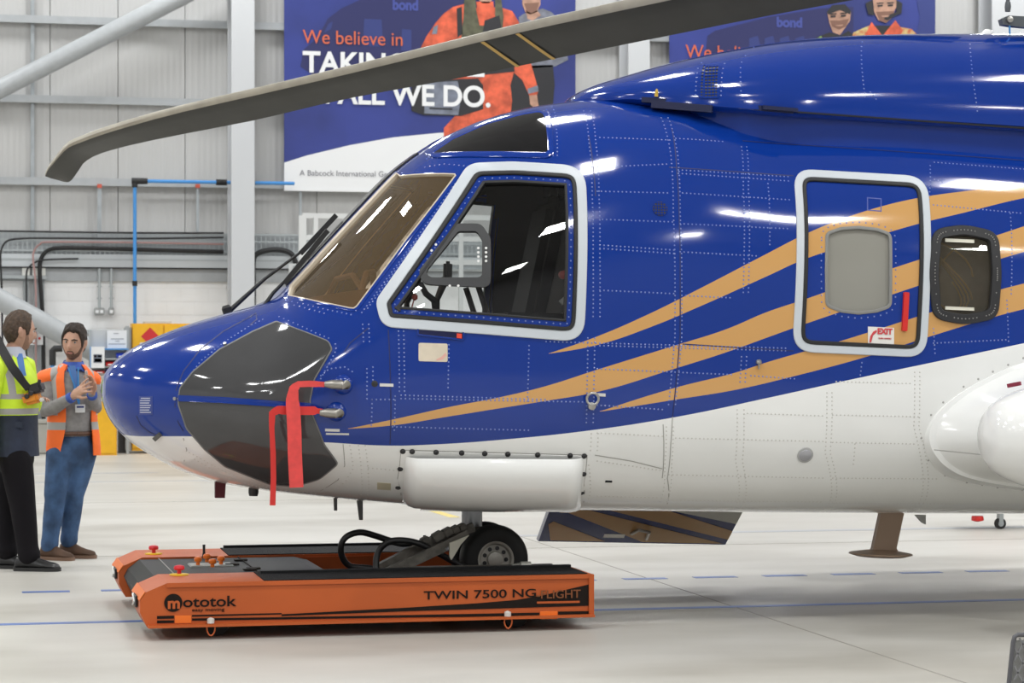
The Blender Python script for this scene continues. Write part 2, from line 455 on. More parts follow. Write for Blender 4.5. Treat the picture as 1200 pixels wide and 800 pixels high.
def glass(name, tint, refl=1.0, base=(0.01, 0.01, 0.01), opaque=0.0, rough=0.0):
    m = bpy.data.materials.new(name); m.use_nodes = True; t = m.node_tree
    t.nodes.remove(t.nodes['Principled BSDF'])
    tr = t.nodes.new('ShaderNodeBsdfTransparent'); tr.inputs[0].default_value = (*tint, 1)
    gl = t.nodes.new('ShaderNodeBsdfGlossy'); gl.inputs['Roughness'].default_value = rough
    fr = t.nodes.new('ShaderNodeFresnel'); fr.inputs[0].default_value = 1.5
    mu = t.nodes.new('ShaderNodeMath'); mu.operation = 'MULTIPLY'; mu.inputs[1].default_value = refl
    mu.use_clamp = True
    t.links.new(fr.outputs[0], mu.inputs[0])
    body = tr.outputs[0]
    if opaque > 0:
        df = t.nodes.new('ShaderNodeBsdfDiffuse'); df.inputs[0].default_value = (*base, 1)
        m0 = t.nodes.new('ShaderNodeMixShader'); m0.inputs[0].default_value = opaque
        t.links.new(tr.outputs[0], m0.inputs[1]); t.links.new(df.outputs[0], m0.inputs[2]); body = m0.outputs[0]
    ms = t.nodes.new('ShaderNodeMixShader'); t.links.new(mu.outputs[0], ms.inputs[0])
    t.links.new(body, ms.inputs[1]); t.links.new(gl.outputs[0], ms.inputs[2])
    t.links.new(ms.outputs[0], t.nodes['Material Output'].inputs[0])
    MATS[name] = m; return m
g_clear = glass('side_glass', (0.86, 0.88, 0.88), 1.4)
g_brown = glass('tinted_windshield', (0.90, 0.72, 0.55), 1.3, base=(0.38, 0.26, 0.14), opaque=0.20)  # tinted pane; its diffuse brown share imitates reflected floor and wall
g_cabin = glass('cabin_glass', (0.62, 0.58, 0.50), 1.0, base=(0.22, 0.19, 0.14), opaque=0.22)
g_exit = glass('hazy_glass', (0.6, 0.6, 0.6), 1.2, base=(0.44, 0.43, 0.38), opaque=0.6)

def rounded(corners, rad, n=6):              # 2-D polygon with rounded corners
    out = []; k = len(corners); rr = rad if isinstance(rad, (list, tuple)) else [rad] * k
    for i in range(k):
        p = Vector(corners[i]); a = (Vector(corners[i - 1]) - p); b = (Vector(corners[(i + 1) % k]) - p)
        la, lb = a.length, b.length; a.normalize(); b.normalize()
        ang = a.angle(b); d = min(rr[i] / math.tan(ang / 2), la * .48, lb * .48)
        if d < 1e-4: out.append(p); continue
        for j in range(n + 1):
            t = j / n
            out.append((p + a * d) * (1 - t) ** 2 + p * 2 * t * (1 - t) + (p + b * d) * t ** 2)
    return out
def resample(poly, step):
    out = []; k = len(poly)
    for i in range(k):
        a, b = Vector(poly[i]), Vector(poly[(i + 1) % k]); m = max(1, int((b - a).length / step))
        out += [a.lerp(b, j / m) for j in range(m)]
    return out
def area2(p): return sum(p[i - 1][0] * p[i][1] - p[i][0] * p[i - 1][1] for i in range(len(p)))
def offset(poly, d):                          # inwards by d
    k = len(poly); out = []; s = 1 if area2(poly) > 0 else -1
    for i in range(k):
        t1 = (Vector(poly[i]) - Vector(poly[i - 1])); t2 = (Vector(poly[(i + 1) % k]) - Vector(poly[i]))
        t1.normalize(); t2.normalize()
        n1 = Vector((-t1.y, t1.x)) * s; n2 = Vector((-t2.y, t2.x)) * s; nn = n1 + n2
        if nn.length < 1e-4: nn = n1
        nn.normalize(); c = max(nn.dot(n1), 0.5)
        out.append(Vector(poly[i]) + nn * (d / c))
    return out
def pxpoly(pts, rad=0, n=6, step=0.05):
    q = [S(*p) for p in pts]
    if rad: q = rounded(q, rad, n)
    return resample(q, step)
def lay(p2, h, side=-1):                      # 2-D side position at height h over the skin
    p = skin(p2[0], p2[1]) + skin_n(p2[0], p2[1]) * h
    return Vector((p.x, p.y if side < 0 else -p.y, p.z))
def ring(name, poly, d0, d1, h, m, sides=(-1,), parent=None, lip=0.02):
    A, B = offset(poly, d0), offset(poly, d1); objs = []
    e = min(0.004, abs(d1 - d0) * .25); A2, B2 = offset(poly, d0 + e), offset(poly, d1 - e)
    for s in sides:
        loops = [[lay(p, -0.004, s) for p in A], [lay(p, h * .7, s) for p in A], [lay(p, h, s) for p in A2], [lay(p, h, s) for p in B2], [lay(p, h * .7, s) for p in B], [lay(p, -lip, s) for p in B]]
        objs.append(MB().loft(loops, (False, False)).build(name, m, parent or heli, smooth=30))
    return objs[0]
def patch(name, poly, h, m, sides=(-1,), parent=None, rings=(1, .97, .8, .55, .3), centre=None):
    c = Vector(centre) if centre else sum((Vector(p) for p in poly), Vector((0, 0))) / len(poly)
    o = None
    for s in sides:
        vs = [lay(p, -0.003, s) for p in poly]; k = len(poly); fs = []
        for r in rings: vs += [lay(c.lerp(Vector(p), r), h, s) for p in poly]
        for i in range(len(rings)):
            for j in range(k): fs.append((i*k+j, i*k+(j+1) % k, (i+1)*k+(j+1) % k, (i+1)*k+j))
        vs.append(lay(c, h, s)); b = len(rings) * k
        for j in range(k): fs.append((b + j, b + (j + 1) % k, len(vs) - 1))
        q = MB().add(vs, fs).build(name, m, parent or heli, smooth=50); o = o or q
    return o

# ---- outlines of the openings, traced onto the port skin
SIDEW = pxpoly([(553,193),(684,192),(685,400),(670,401),(441,381),(441,352)], [.10,.10,.10,.05,.10,.12])
SIDEW = pxpoly([(549,192),(600,190),(685,195),(684,401),(560,391),(447,383),(440,353)], [.13,.5,.13,.13,.6,.16,.10], n=8)
_xa, _xb = L(334, 340, 0).x, L(459, 203, 0).x
_rg = [Vector((x, float(zt_f(sq(x))) - .005)) for x in np.linspace(_xa, _xb, 14)]
WIND = resample(_rg + [Vector(S(*p)) for p in ((470,205),(486,203.5),(520,202.5),(534,203),(535.5,206),(480,278),(419,360),(415,362.5),(409,362),(370,354),(336,347))], .05)
EXITD = pxpoly([(928,198),(1085,207),(1085,419),(928,412)], .13, n=8)
EXITW = pxpoly([(967,272),(985,266),(1006,264.5),(1028,267),(1045,273),(1045.5,318),(1045,360),(1028,366),(1006,368.5),(985,366),(967,359),(966.5,316)], [.05,.1,.1,.1,.05,.3,.05,.1,.1,.1,.05,.3])
CABW = pxpoly([(1092,269),(1128,263),(1169,272),(1173,322),(1169,373),(1130,381),(1092,373),(1088,320)], [.10,.4,.10,.6,.10,.4,.10,.6])
SIDEH = offset(SIDEW, 0.112); EXITWH = offset(EXITW, 0.012); CABWH = offset(CABW, 0.055); WINDH = offset(WIND, 0.0)

# ---- hull skin
NS, NA = 230, 112
t_ = np.linspace(0, 1, NS); XEND = 5.6
xs = XN + (XEND - XN) * (0.35 * t_ + 0.65 * t_ ** 2 * 1.0); xs = np.concatenate([[XN + .0004, XN + .002, XN + .006], xs[1:]])
vs, fs = [], []
for x in xs:
    zt, zb, w, zc, n1_, n2_ = sect(x)
    for k in range(NA):
        a = 2 * math.pi * k / NA; ca, sa = math.cos(a), math.sin(a); n = n1_ if sa >= 0 else n2_
        y = w * math.copysign(abs(ca) ** (2 / n), ca)
        z = zc + ((zt - zc) if sa >= 0 else (zc - zb)) * math.copysign(abs(sa) ** (2 / n), sa)
        vs.append((x, y, z))
for i in range(len(xs) - 1):
    for k in range(NA): fs.append((i*NA+k, i*NA+(k+1) % NA, (i+1)*NA+(k+1) % NA, (i+1)*NA+k))
vs.append((XN, 0, float(zt_f(0)))); c0 = len(vs) - 1
fs += [(c0, (k + 1) % NA, k) for k in range(NA)]
me = bpy.data.meshes.new('fuselage'); me.from_pydata(vs, [], fs)
bm = bmesh.new(); bm.from_mesh(me); bmesh.ops.recalc_face_normals(bm, faces=bm.faces[:])
def inside(poly, x, z):
    c = False; k = len(poly); j = k - 1
    for i in range(k):
        if (poly[i][1] > z) != (poly[j][1] > z) and x < (poly[j][0] - poly[i][0]) * (z - poly[i][1]) / (poly[j][1] - poly[i][1]) + poly[i][0]: c = not c
        j = i
    return c
def cut(poly, ymin=0.0):
    x0, x1 = min(p[0] for p in poly), max(p[0] for p in poly); z0, z1 = min(p[1] for p in poly), max(p[1] for p in poly)
    k = len(poly)
    for i in range(k):
        a, b = Vector(poly[i]), Vector(poly[(i + 1) % k]); d = b - a
        if d.length < 1e-5: continue
        mg = 0.05
        fc = [f for f in bm.faces if x0 - mg < f.calc_center_median().x < x1 + mg and z0 - mg < f.calc_center_median().z < z1 + mg]
        lo, hi = min(a.x, b.x) - .1, max(a.x, b.x) + .1; l2, h2 = min(a.y, b.y) - .1, max(a.y, b.y) + .1
        fc = [f for f in fc if lo < f.calc_center_median().x < hi and l2 < f.calc_center_median().z < h2]
        ge = set(fc)
        for f in fc: ge.update(f.edges); ge.update(f.verts)
        bmesh.ops.bisect_plane(bm, geom=list(ge), plane_co=(a.x, 0, a.y), plane_no=(d.y, 0, -d.x), dist=1e-5)
    for f in bm.faces: f.normal_update()
    panes = {-1: ([], []), 1: ([], [])}; dead = []
    for f in bm.faces:
        c = f.calc_center_median()
        if abs(c.y) > ymin and x0 < c.x < x1 and z0 < c.z < z1 and inside(poly, c.x, c.z):
            V, F = panes[-1 if c.y < 0 else 1]; o = len(V)
            V += [v.co - v.normal * 0.014 for v in f.verts]; F.append(tuple(range(o, len(V)))); dead.append(f)
    bmesh.ops.delete(bm, geom=dead, context='FACES')
    return panes
def pane_build(name, panes, m, side, parent=None):
    V, F = panes[side]
    o = MB().add(V, F).build(name, m, parent or heli, smooth='all', fix=False)
    b2 = bmesh.new(); b2.from_mesh(o.data); bmesh.ops.remove_doubles(b2, verts=b2.verts[:], dist=1e-4); b2.to_mesh(o.data); b2.free()
    return o
for s, poly, y, nm, g in ((0, WINDH, .055, 'windshield', g_brown), (1, SIDEH, 0, 'side_window_pane', g_clear), (2, EXITWH, 0, 'exit_window_pane', g_exit), (3, CABWH, 0, 'cabin_window_pane', g_cabin)):
    pn = cut(poly, y)
    for sd in (-1, 1):
        if pn[sd][1]: pane_build(nm, pn, g, sd)
bm2 = bm.copy()
for _poly in (WINDH, SIDEH):
    _q = offset(_poly, -.05)
    _d = [f for f in bm2.faces if _q and f.calc_center_median().x < 1.2 and abs(f.calc_center_median().y) > .2 and inside(_q, f.calc_center_median().x, f.calc_center_median().z)]
    bmesh.ops.delete(bm2, geom=_d, context='FACES')
for v in bm2.verts: v.co = v.co - v.normal * 0.03
for f in bm2.faces: f.normal_flip()
lm = bpy.data.meshes.new('cabin_lining'); bm2.to_mesh(lm); bm2.free(); lm.materials.append(m_liner)
lo = bpy.data.objects.new('cabin_lining', lm); COL.objects.link(lo); lo.parent = heli
bm.to_mesh(me); bm.free(); me.update()
me.materials.append(m_hull)
me.polygons.foreach_set('use_smooth', [True] * len(me.polygons))
def hull_normal(p):
    x = max(p.x, XN + .004); e = .003
    def F(a, b, c):
        zt, zb, w, zc, n1_, n2_ = sect(a)
        q, n = ((c - zc) / (zt - zc), n1_) if c > zc else ((zc - c) / (zc - zb), n2_)
        return (abs(b / w) ** n + q ** n) ** (1 / n)
    g = Vector((F(x + e, p.y, p.z) - F(x - e, p.y, p.z), F(x, p.y + e, p.z) - F(x, p.y - e, p.z), F(x, p.y, p.z + e) - F(x, p.y, p.z - e)))
    return g.normalized() if g.length > 1e-9 else Vector((-1, 0, 0))
me.normals_split_custom_set_from_vertices([hull_normal(v.co) if v.co.x > XN + .02 else Vector((-1, 0, 0)).lerp(hull_normal(v.co), max(0, min(1, (v.co.x - XN) / .02))).normalized() for v in me.vertices])
hull = bpy.data.objects.new('fuselage', me); COL.objects.link(hull); hull.parent = heli
MB().box((XEND, 0, 1.6), (0.03, 2.1, 1.9)).build('aft_bulkhead', m_liner, heli)
# ================================================================== helicopter: frames, doors, panels
BOTH = (-1, 1)
def frame_on(px, py, h=0.004):               # origin and tangent axes on the port skin
    x, z = S(px, py)
    o = lay((x, z), h); tx = (skin(x + .02, z) - skin(x - .02, z)).normalized(); tz = (skin(x, z + .02) - skin(x, z - .02)).normalized()
    return o, tx, tz
# cockpit door and window
ring('door_frame', SIDEW, 0.0, 0.056, 0.010, m_frame, BOTH)
ring('door_seal', SIDEW, 0.056, 0.078, 0.015, m_seal, BOTH)
ring('window_seal', SIDEW, 0.108, 0.122, 0.006, m_seal, BOTH, lip=0.03)
# sliding storm window
STORM = pxpoly([(534,262),(564,262),(575,279),(575,337),(496,333),(490,318)], [.05,.05,.06,.05,.05,.05])
SI = pxpoly([(537,271),(559,271),(565,281),(565,325),(503,325),(499,318)], [.02,.02,.02,.03,.03,.03])
def blend_ring(name, A, B, h, m, side=-1, depth=-.02):
    n = 72
    def even(P):
        P = [Vector(p) for p in P]; c = sum(P, Vector((0, 0))) / len(P); out = []
        for i in range(n):
            a = 2 * math.pi * i / n; d = Vector((math.cos(a), math.sin(a))); best = 0
            for j in range(len(P)):
                p, q = P[j - 1] - c, P[j] - c; e = q - p; den = d.x * e.y - d.y * e.x
                if abs(den) < 1e-9: continue
                t = (p.x * e.y - p.y * e.x) / den; u = (p.x * d.y - p.y * d.x) / den
                if t > 0 and -1e-6 <= u <= 1 + 1e-6: best = max(best, t)
            out.append(c + d * best)
        return out
    A, B = even(A), even(B)
    return MB().loft([[lay(p, depth, side) for p in A], [lay(p, h, side) for p in A], [lay(p, h, side) for p in B], [lay(p, depth, side) for p in B]], (False, False)).build(name, m, heli, smooth=30)
m_gframe = mat('dark_grey_plastic', (0.035, 0.036, 0.038), 0.45)
sw = blend_ring('storm_window_frame', STORM, SI, 0.004, m_gframe)
mb = MB()
for q in [(560.5, 291), (560.5, 296), (560.5, 301), (560.5, 306), (569.5, 291), (569.5, 296), (569.5, 301), (569.5, 306), (506, 294), (511, 287), (527, 335), (537, 335)]:
    o, tx, tz = frame_on(*q, h=.004); n = tx.cross(tz)
    mb.cyl(o, o + n * .004, .0075, n=8)
mb.build('screw', mat('screw_head', (0.75, 0.75, 0.74), .4), sw)['kind'] = 'stuff'
# door handle recess
HND = pxpoly([(490,383),(543,389),(543,398),(490,392)], .008, 3)
hd = patch('door_handle', HND, 0.005, mat('navy_recess', (0.004, 0.006, 0.05), .3))
ring('handle_rim', HND, -0.006, 0.004, 0.009, m_blue, parent=hd)
patch('handle_button', pxpoly([(535,390.5),(541,391),(541,396.5),(535,396)]), 0.011, mat('red_button', (0.75, 0.06, 0.03), .4), parent=hd, rings=(1, .5))
patch('placard', pxpoly([(490.5,401.5),(524.5,402.5),(524.5,424),(490.5,423)], .01, 3), 0.002, mat('cream_placard', (0.66, 0.58, 0.46), .5, noise=.06, nscale=14), rings=(1, .5))
patch('placard_mark', pxpoly([(511,421),(517,418),(522,413),(523.5,416),(519,421),(512,422.6)]), 0.003, mat('faded_pink', (0.72, 0.40, 0.34), .5), rings=(1, .5))
# windshield edges, centre post, wipers
ring('windshield_retainer', WIND, -0.012, 0.004, 0.004, m_blue, BOTH, lip=.02)
ring('windshield_bead', WIND, 0.003, 0.010, 0.004, mat('beige_sealant', (0.55, 0.47, 0.36), .5), BOTH)
mb = MB(); rows = []
for i in range(26):
    t = i / 25; x = L(333, 346, 0).x * (1 - t) + L(487, 186, 0).x * t
    zt = float(zt_f(sq(x))); e = .02
    row = []
    for b in np.linspace(-.10, .10, 7):
        zt_, zb_, w_, zc_, n1_, n2_ = sect(x)
        z = zc_ + (zt_ - zc_) * (1 - abs(b / w_) ** n1_) ** (1 / n1_)
        row.append(Vector((x - .004, b, z + .008)))
    row += [Vector((p.x, p.y, p.z - .03)) for p in row[::-1]]
    rows.append(row)
mb.loft(rows).build('windshield_post', mat('dark_post', (0.018, 0.014, 0.012), .2, coat=.5), heli, smooth=40)
m_wip = mat('wiper_black', (0.01, 0.01, 0.011), .5)
def wiper(b, p0, p1, q0, q1):
    a = L(*p0, b); c = L(*p1, b)
    o = MB().tube([a, a.lerp(c, .5) + Vector((-.012, 0, .01)), c], [.016, .011, .008], 8).build('wiper_arm', m_wip, heli, smooth=True)
    MB().bar(L(*q0, b - .02), L(*q1, b - .02), .022, .03).build('wiper_blade', m_wip, o)
    MB().lathe([(.03, -.02), (.03, .03), (.02, .045)], a, (-.35, 0, 1), 14).build('wiper_pivot', m_wip, o, smooth=30)
wiper(-.16, (300, 372), (345, 318), (333, 332), (384, 270))
wiper(.30, (267, 366), (357, 292), (352, 297), (394, 252))
# roof (eyebrow) windows
EYE = pxpoly([(505,181),(530,164),(570,146),(612,135),(636,131),(641,152),(643,180)], [.01,.1,.3,.3,.03,.2,.03])
m_dglass = mat('dark_glass', (0.006, 0.006, 0.007), .04, spec=.6)
ew = patch('roof_window', EYE, 0.006, m_dglass, BOTH)
ring('roof_window_frame', EYE, -0.03, 0.004, 0.009, m_blue, BOTH, lip=.004)
# chin window
CHIN = pxpoly([(324,377),(385,400),(389,409),(368,445),(363,470),(366,485),(380,521),(396,543),(374,561),(346,569),(317,567),(264,546),(240,526),(219,502),(209,473),(211,455),(226,436),(257,410),(296,389)], [.02,.04,.03,.08,.08,.1,.1,.02,.1,.06,.1,.1,.1,.1,.1,.06,.1,.1,.1], n=5, step=.03)
m_chin = mat('smoked_glass', (0.062, 0.062, 0.064), .06, spec=.5, noise=.12, nscale=2.2)
chin = patch('chin_window', CHIN, 0.004, m_chin, BOTH, rings=(1, .98, .85, .7, .55, .4, .2), centre=S(300, 472))
ring('chin_window_edge', CHIN, -0.004, 0.003, 0.006, mat('grey_sealant', (0.16, 0.16, 0.16), .5), BOTH)
patch('chin_window_bar', pxpoly([(210,463),(260,465),(330,470),(365,472),(365,479),(330,477),(260,472),(210,470)]), 0.009, m_blue, rings=(1, .6), parent=chin)
# nose
def seam(pts, w=.006, m=None, h=.0015, name='panel_seam', side=-1, parent=None):
    q = [Vector(S(*p)) for p in pts]; P = [q[0]]
    for a, b in zip(q, q[1:]):
        n = max(1, int((b - a).length / .05)); P += [a.lerp(b, k / n) for k in range(1, n + 1)]
    A, B = [], []
    for i, p in enumerate(P):
        t = (P[min(i + 1, len(P) - 1)] - P[max(i - 1, 0)]).normalized(); n = Vector((-t.y, t.x)) * (w / 2)
        A.append(lay(p + n, h, side)); B.append(lay(p - n, h, side))
    return A, B
def seams(lines, m, w=.006, name='panel_seam', h=.0015):
    mb = MB()
    for ln in lines:
        A, B = seam(ln, w, h=h)
        o = len(mb.v); n = len(A)
        mb.add(A + B, [(i, i + 1, n + i + 1, n + i) for i in range(n - 1)])
    o = mb.build(name, m, heli); o['kind'] = 'stuff'; return o
seams([[(300,367),(288,374),(262,388),(235,409),(215,435),(207,455),(205,475),(209,495),(215,505)],
       [(300,367),(301,374),(293,381)],
       [(160,487),(165,498),(175,506),(186,511)],
       [(690,160),(694,185),(698,230)], [(787,150),(793,200),(796,260),(797,330),(797,392),(793,440),(788,488)],
       [(432,384),(410,402),(404,412)], [(455,386),(457,520)],
       [(870,165),(940,170),(1060,178),(1200,188)], [(784,196),(930,206)], [(800,403),(930,411)]], m_seam)
seams([[(215,513),(219,527),(216,540),(205,549)], [(788,488),(786,520),(782,560),(774,598)], [(697,533),(740,540),(776,549)],
       [(777,497),(776,560)], [(688,533),(684,566),(676,597)], [(470,527),(688,533)], [(470,527),(466,560),(459,593)],
       [(402,520),(404,545),(396,562),(375,575)]], m_seam_w, .005)
dp = patch('data_plate', pxpoly([(163,464),(179,464),(179,486),(163,486)]), .002, mat('plate_blue', (0.035, 0.06, 0.26), .4), rings=(1, .5))
mb = MB()
for k in range(7):
    a_, w_ = (165.5, 11) if k == 0 else (164.5, 13 - (k % 3))
    y_ = 466 + k * 2.7; q = [lay(S(*p), .004) for p in ((a_, y_), (a_ + w_, y_), (a_ + w_, y_ + 1.1), (a_, y_ + 1.1))]
    mb.add(q, [(0, 1, 2, 3)])
mb.build('stencil_line', mat('stencil_white', (.55, .57, .68), .5), dp)['kind'] = 'stuff'
o, tx, tz = frame_on(185, 511); MB().bar(o - tx * .02 - tz * .025, o + tx * .02 + tz * .025, .025, .018, up=tx.cross(tz)).build('nose_latch', mat('dark_latch', (.09, .09, .08), .5), heli)
mb = MB()
for q in ((206, 467), (264, 404)):
    o, tx, tz = frame_on(*q); mb.cyl(o, o + tx.cross(tz) * .012, .010, n=10)
mb.build('fastener', m_chrome, heli)['kind'] = 'stuff'
# pitot probes on their blue bosses
BOSS = pxpoly([(389,438),(404,436),(415,446),(415,486),(408,497),(388,497),(378,480),(383,452)], .04)
patch('probe_boss', BOSS, .008, m_blue)
m_probe = mat('probe_steel', (0.33, 0.31, 0.28), .35, metal=.8)
PROBES = []
for q, ln in (((402, 450.5), .10), ((394, 482), .09)):
    o, tx, tz = frame_on(*q, h=.0); n = tx.cross(tz)
    c = MB().lathe([(.058, 0), (.055, .012), (.04, .03), (.02, .04)], o, n, 24).build('probe_mount', m_blue, heli, smooth=40)
    e = o + n * .055
    MB().tube([o + n * .02, e + tx * .02, e, e - tx * ln * .6, e - tx * ln], [.02, .026, .028, .026, .016], 14).build('pitot_probe', m_probe, c, smooth=40)
    PROBES.append((HM @ (e - tx * ln)))
def disc_on(px, py, r, h, name, m, n=16, parent=None):
    o, tx, tz = frame_on(px, py, 0); return MB().lathe([(r, 0), (r, h * .6), (r * .8, h)], o, tx.cross(tz), n).build(name, m, parent or heli, smooth=30)
disc_on(439, 449.5, .018, .004, 'static_port', m_blk)
for a, b in (((445, 449), (461, 453)), ((381, 502), (398, 505.5)), ((382, 507), (409, 509.5))):
    patch('stencil_plate', pxpoly([(a[0], a[1]), (b[0], a[1] + .5), (b[0], b[1]), (a[0], b[1] - .5)]), .003, mat('pale_plate', (.66, .65, .62), .5), rings=(1, .5))
patch('stencil_plate', pxpoly([(442, 565), (458, 566), (458, 574), (442, 573)]), .002, mat('worn_plate', (.50, .46, .34), .5), rings=(1, .5))
# emergency float cover bulging from the lower side
Q = [(470,528),(686,534),(684,566),(674,601),(640,603),(560,602.5),(500,600),(462,596),(466,562)]
FC = pxpoly([(470,528),(687,534),(684,566),(677,594),(560,596),(462,591),(466,562)], .015, 3, step=.04)
patch('float_cover_plate', FC, .004, m_wht, rings=(1, .9, .5))
mb = MB(); rows = []
NU, NV = 30, 14
for i in range(NU + 1):
    u = i / NU; row = []
    for j in range(NV + 1):
        v = j / NV
        px = 474 + (685 - 474) * u - 4 * v; py = 534 + 1.5 * u + (63 - 2 * abs(u - .5)) * v
        x, z = S(px, min(py, 598))
        edge = min(1, 14 * u) * min(1, 14 * (1 - u)); edge = math.sqrt(max(edge, 0))
        h = .11 * edge * math.sqrt(max(0, math.sin(math.pi * (0.04 + 0.93 * v)))) - .004
        p = skin(x, z); n = Vector((0, -1, -.25)).normalized() * .6 + skin_n(x, z) * .4
        row.append(p + n * h)
    rows.append(row)
mb.loft(rows, (False, False), closed=False).build('float_cover', m_wht, heli, smooth='all')
mb = MB()
for q in [(472,528.5),(483,528.7),(511,529.5),(541,530.3),(568,531),(595,531.8),(630,532.6),(668,533.5),(684.5,534),(684,555),(681.5,577),(676,595),(469,549),(466.5,571),(474,593)]:
    o, tx, tz = frame_on(*q, h=0); n = tx.cross(tz)
    mb.lathe([(.016, 0), (.016, .006), (.011, .007), (.008, .011)], o, n, 12)
mb.build('fastener', m_blk, heli, smooth=30)['kind'] = 'stuff'
# cabin exit door
ring('exit_frame', EXITD, 0.0, 0.047, 0.009, m_frame, BOTH)
ring('exit_seal', EXITD, 0.047, 0.070, 0.013, m_seal, BOTH)
ring('exit_window_rim', EXITW, 0.0, 0.018, 0.004, mat('grey_rim', (.22, .22, .21), .4), BOTH, lip=.02)
MB().box((S(1006, 316)[0] + .02, -1.05, S(1006, 316)[1]), (.5, .01, .62)).build('exit_window_blind', mat('grey_blind', (.62, .61, .56), .8, noise=.35, nscale=3), heli)
EH = patch('exit_handle', pxpoly([(1058.5,342),(1064.5,343),(1062,388),(1056,387.5)], .006, 3), .018, m_red, rings=(1, .6))
sg = patch('exit_sign', pxpoly([(1017,382.5),(1047.5,384),(1047.5,404.5),(1017,403)]), .003, mat('sign_white', (.78, .76, .72), .5), rings=(1, .5))
m_sred = mat('sign_red', (.60, .05, .06), .5)
o, tx, tz = frame_on(1028, 391, .005); place_text(text_mesh('EXIT', .046, .092, bold=.002), m_sred, 'sign_lettering', o, tx, tz, sg)
o, tx, tz = frame_on(1029, 397, .005); place_text(text_mesh('TURN HANDLE', .012, .08), m_sred, 'sign_lettering', o, tx, tz, sg)
patch('sign_arrow', pxpoly([(1018.5,401),(1019.5,394),(1023,388.5),(1027,386.5),(1027.3,388.7),(1024,390.5),(1021.3,395),(1020.6,401)]), .005, m_sred, parent=sg, rings=(1, .5))
ring('inspection_square', pxpoly([(1016,231),(1033,232.5),(1033,248),(1016,246.5)]), 0, .006, .002, mat('outline_blue', (.07, .10, .36), .4))
# cabin window behind the exit
ring('cabin_window_frame', CABW, 0.0, 0.058, 0.016, m_blk, BOTH, lip=.03)
mb = MB(); cw = offset(CABW, .03)
for p in resample(cw, .055): mb.add([lay(p, .020) + Vector(d) for d in ((-.005, 0, 0), (0, 0, .005), (.005, 0, 0), (0, 0, -.005))], [(0, 1, 2, 3)])
mb.build('frame_screw', m_chrome, heli)['kind'] = 'stuff'
for y0 in (281.5, 361): patch('painted_glint', pxpoly([(1108, y0 - 2.5), (1142, y0 - 1), (1142, y0 + 3), (1108, y0 + 1.5)]), -.005, mat('glint_pale', (.72, .70, .60), .4), rings=(1, .5))  # pale bars paint reflected highlights on the cabin window
mb = MB(); c = S(1130, 322)
for k in range(4):
    pts = [Vector((c[0] + .14 * math.cos(a * 2.1 + k * 1.7) * (1 - .1 * k), -.92 + .02 * k, c[1] + .2 * math.sin(a * 1.3 + k * 1.1))) for a in np.linspace(0, 3, 16)]
    mb.tube(pts, .006, 6)
mb.build('cabin_wiring', mat('yellow_wire', (.55, .34, .05), .6), heli)['kind'] = 'stuff'
MB().box((c[0] + .05, -.80, c[1]), (.9, .02, .7)).build('cabin_lining_panel', mat('brown_lining', (.20, .17, .13), .8, noise=.4, nscale=4), heli)
# vents, rings, lamps on the skin
def grille(px, py, rx, rz, nm, n):
    o, tx, tz = frame_on(px, py, .002); nn = tx.cross(tz)
    g = MB().lathe([(rx, -.002), (rx, .001)], o, nn, 24).build(nm, m_blk, heli)
    mb = MB()
    for k in range(-n, n + 1):
        s = rx * math.sqrt(max(0, 1 - (k / (n + .6)) ** 2)); t = k * rx / (n + .6)
        mb.bar(o + tx * t - tz * s + nn * .003, o + tx * t + tz * s + nn * .003, .005, .003, up=nn); mb.bar(o + tz * t - tx * s + nn * .003, o + tz * t + tx * s + nn * .003, .005, .003, up=nn)
    mb.build('grille_bar', m_blue, g)['kind'] = 'stuff'
grille(773.5, 244.5, .043, .043, 'round_vent', 2)
o, tx, tz = frame_on(693, 469, 0); n = tx.cross(tz)
rg = MB().lathe([(.022, 0), (.022, .03), (.012, .035)], o - tz * .03, n, 14).build('tie_down', m_chrome, heli, smooth=30)
MB().tube([o + n * .03 + (tx * math.cos(a) + tz * math.sin(a)) * .034 + tz * .012 for a in np.linspace(-1.3, 4.4, 22)], .008, 8).build('tie_down_ring', m_chrome, rg, smooth=True)
patch('stencil_plate', pxpoly([(700.5, 460.5), (709.5, 461), (709.5, 464.5), (700.5, 464)]), .003, mat('pale_plate', (.66, .65, .62), .5), rings=(1, .5))
o, tx, tz = frame_on(888.5, 424, 0); n = tx.cross(tz)
MB().lathe([(.014, 0), (.016, .02), (.008, .03)], o, n, 12).bar(o + n * .015, o + n * .015 - tz * .04, .008, .008).build('drain_knob', m_chrome, heli, smooth=30)
o, tx, tz = frame_on(943.5, 533, 0); n = tx.cross(tz)
lp = MB().lathe([(.048, 0), (.048, .004), (.040, .006)], o, n, 24).build('skin_lamp_rim', mat('lamp_rim', (.42, .42, .42), .4), heli, smooth=30)
MB().lathe([(.038, .004), (.034, .012), (.018, .018), (.004, .020)], o, n, 24).build('lamp_lens', mat('lamp_lens', (.34, .34, .36), .15, coat=.5), lp, smooth=True)

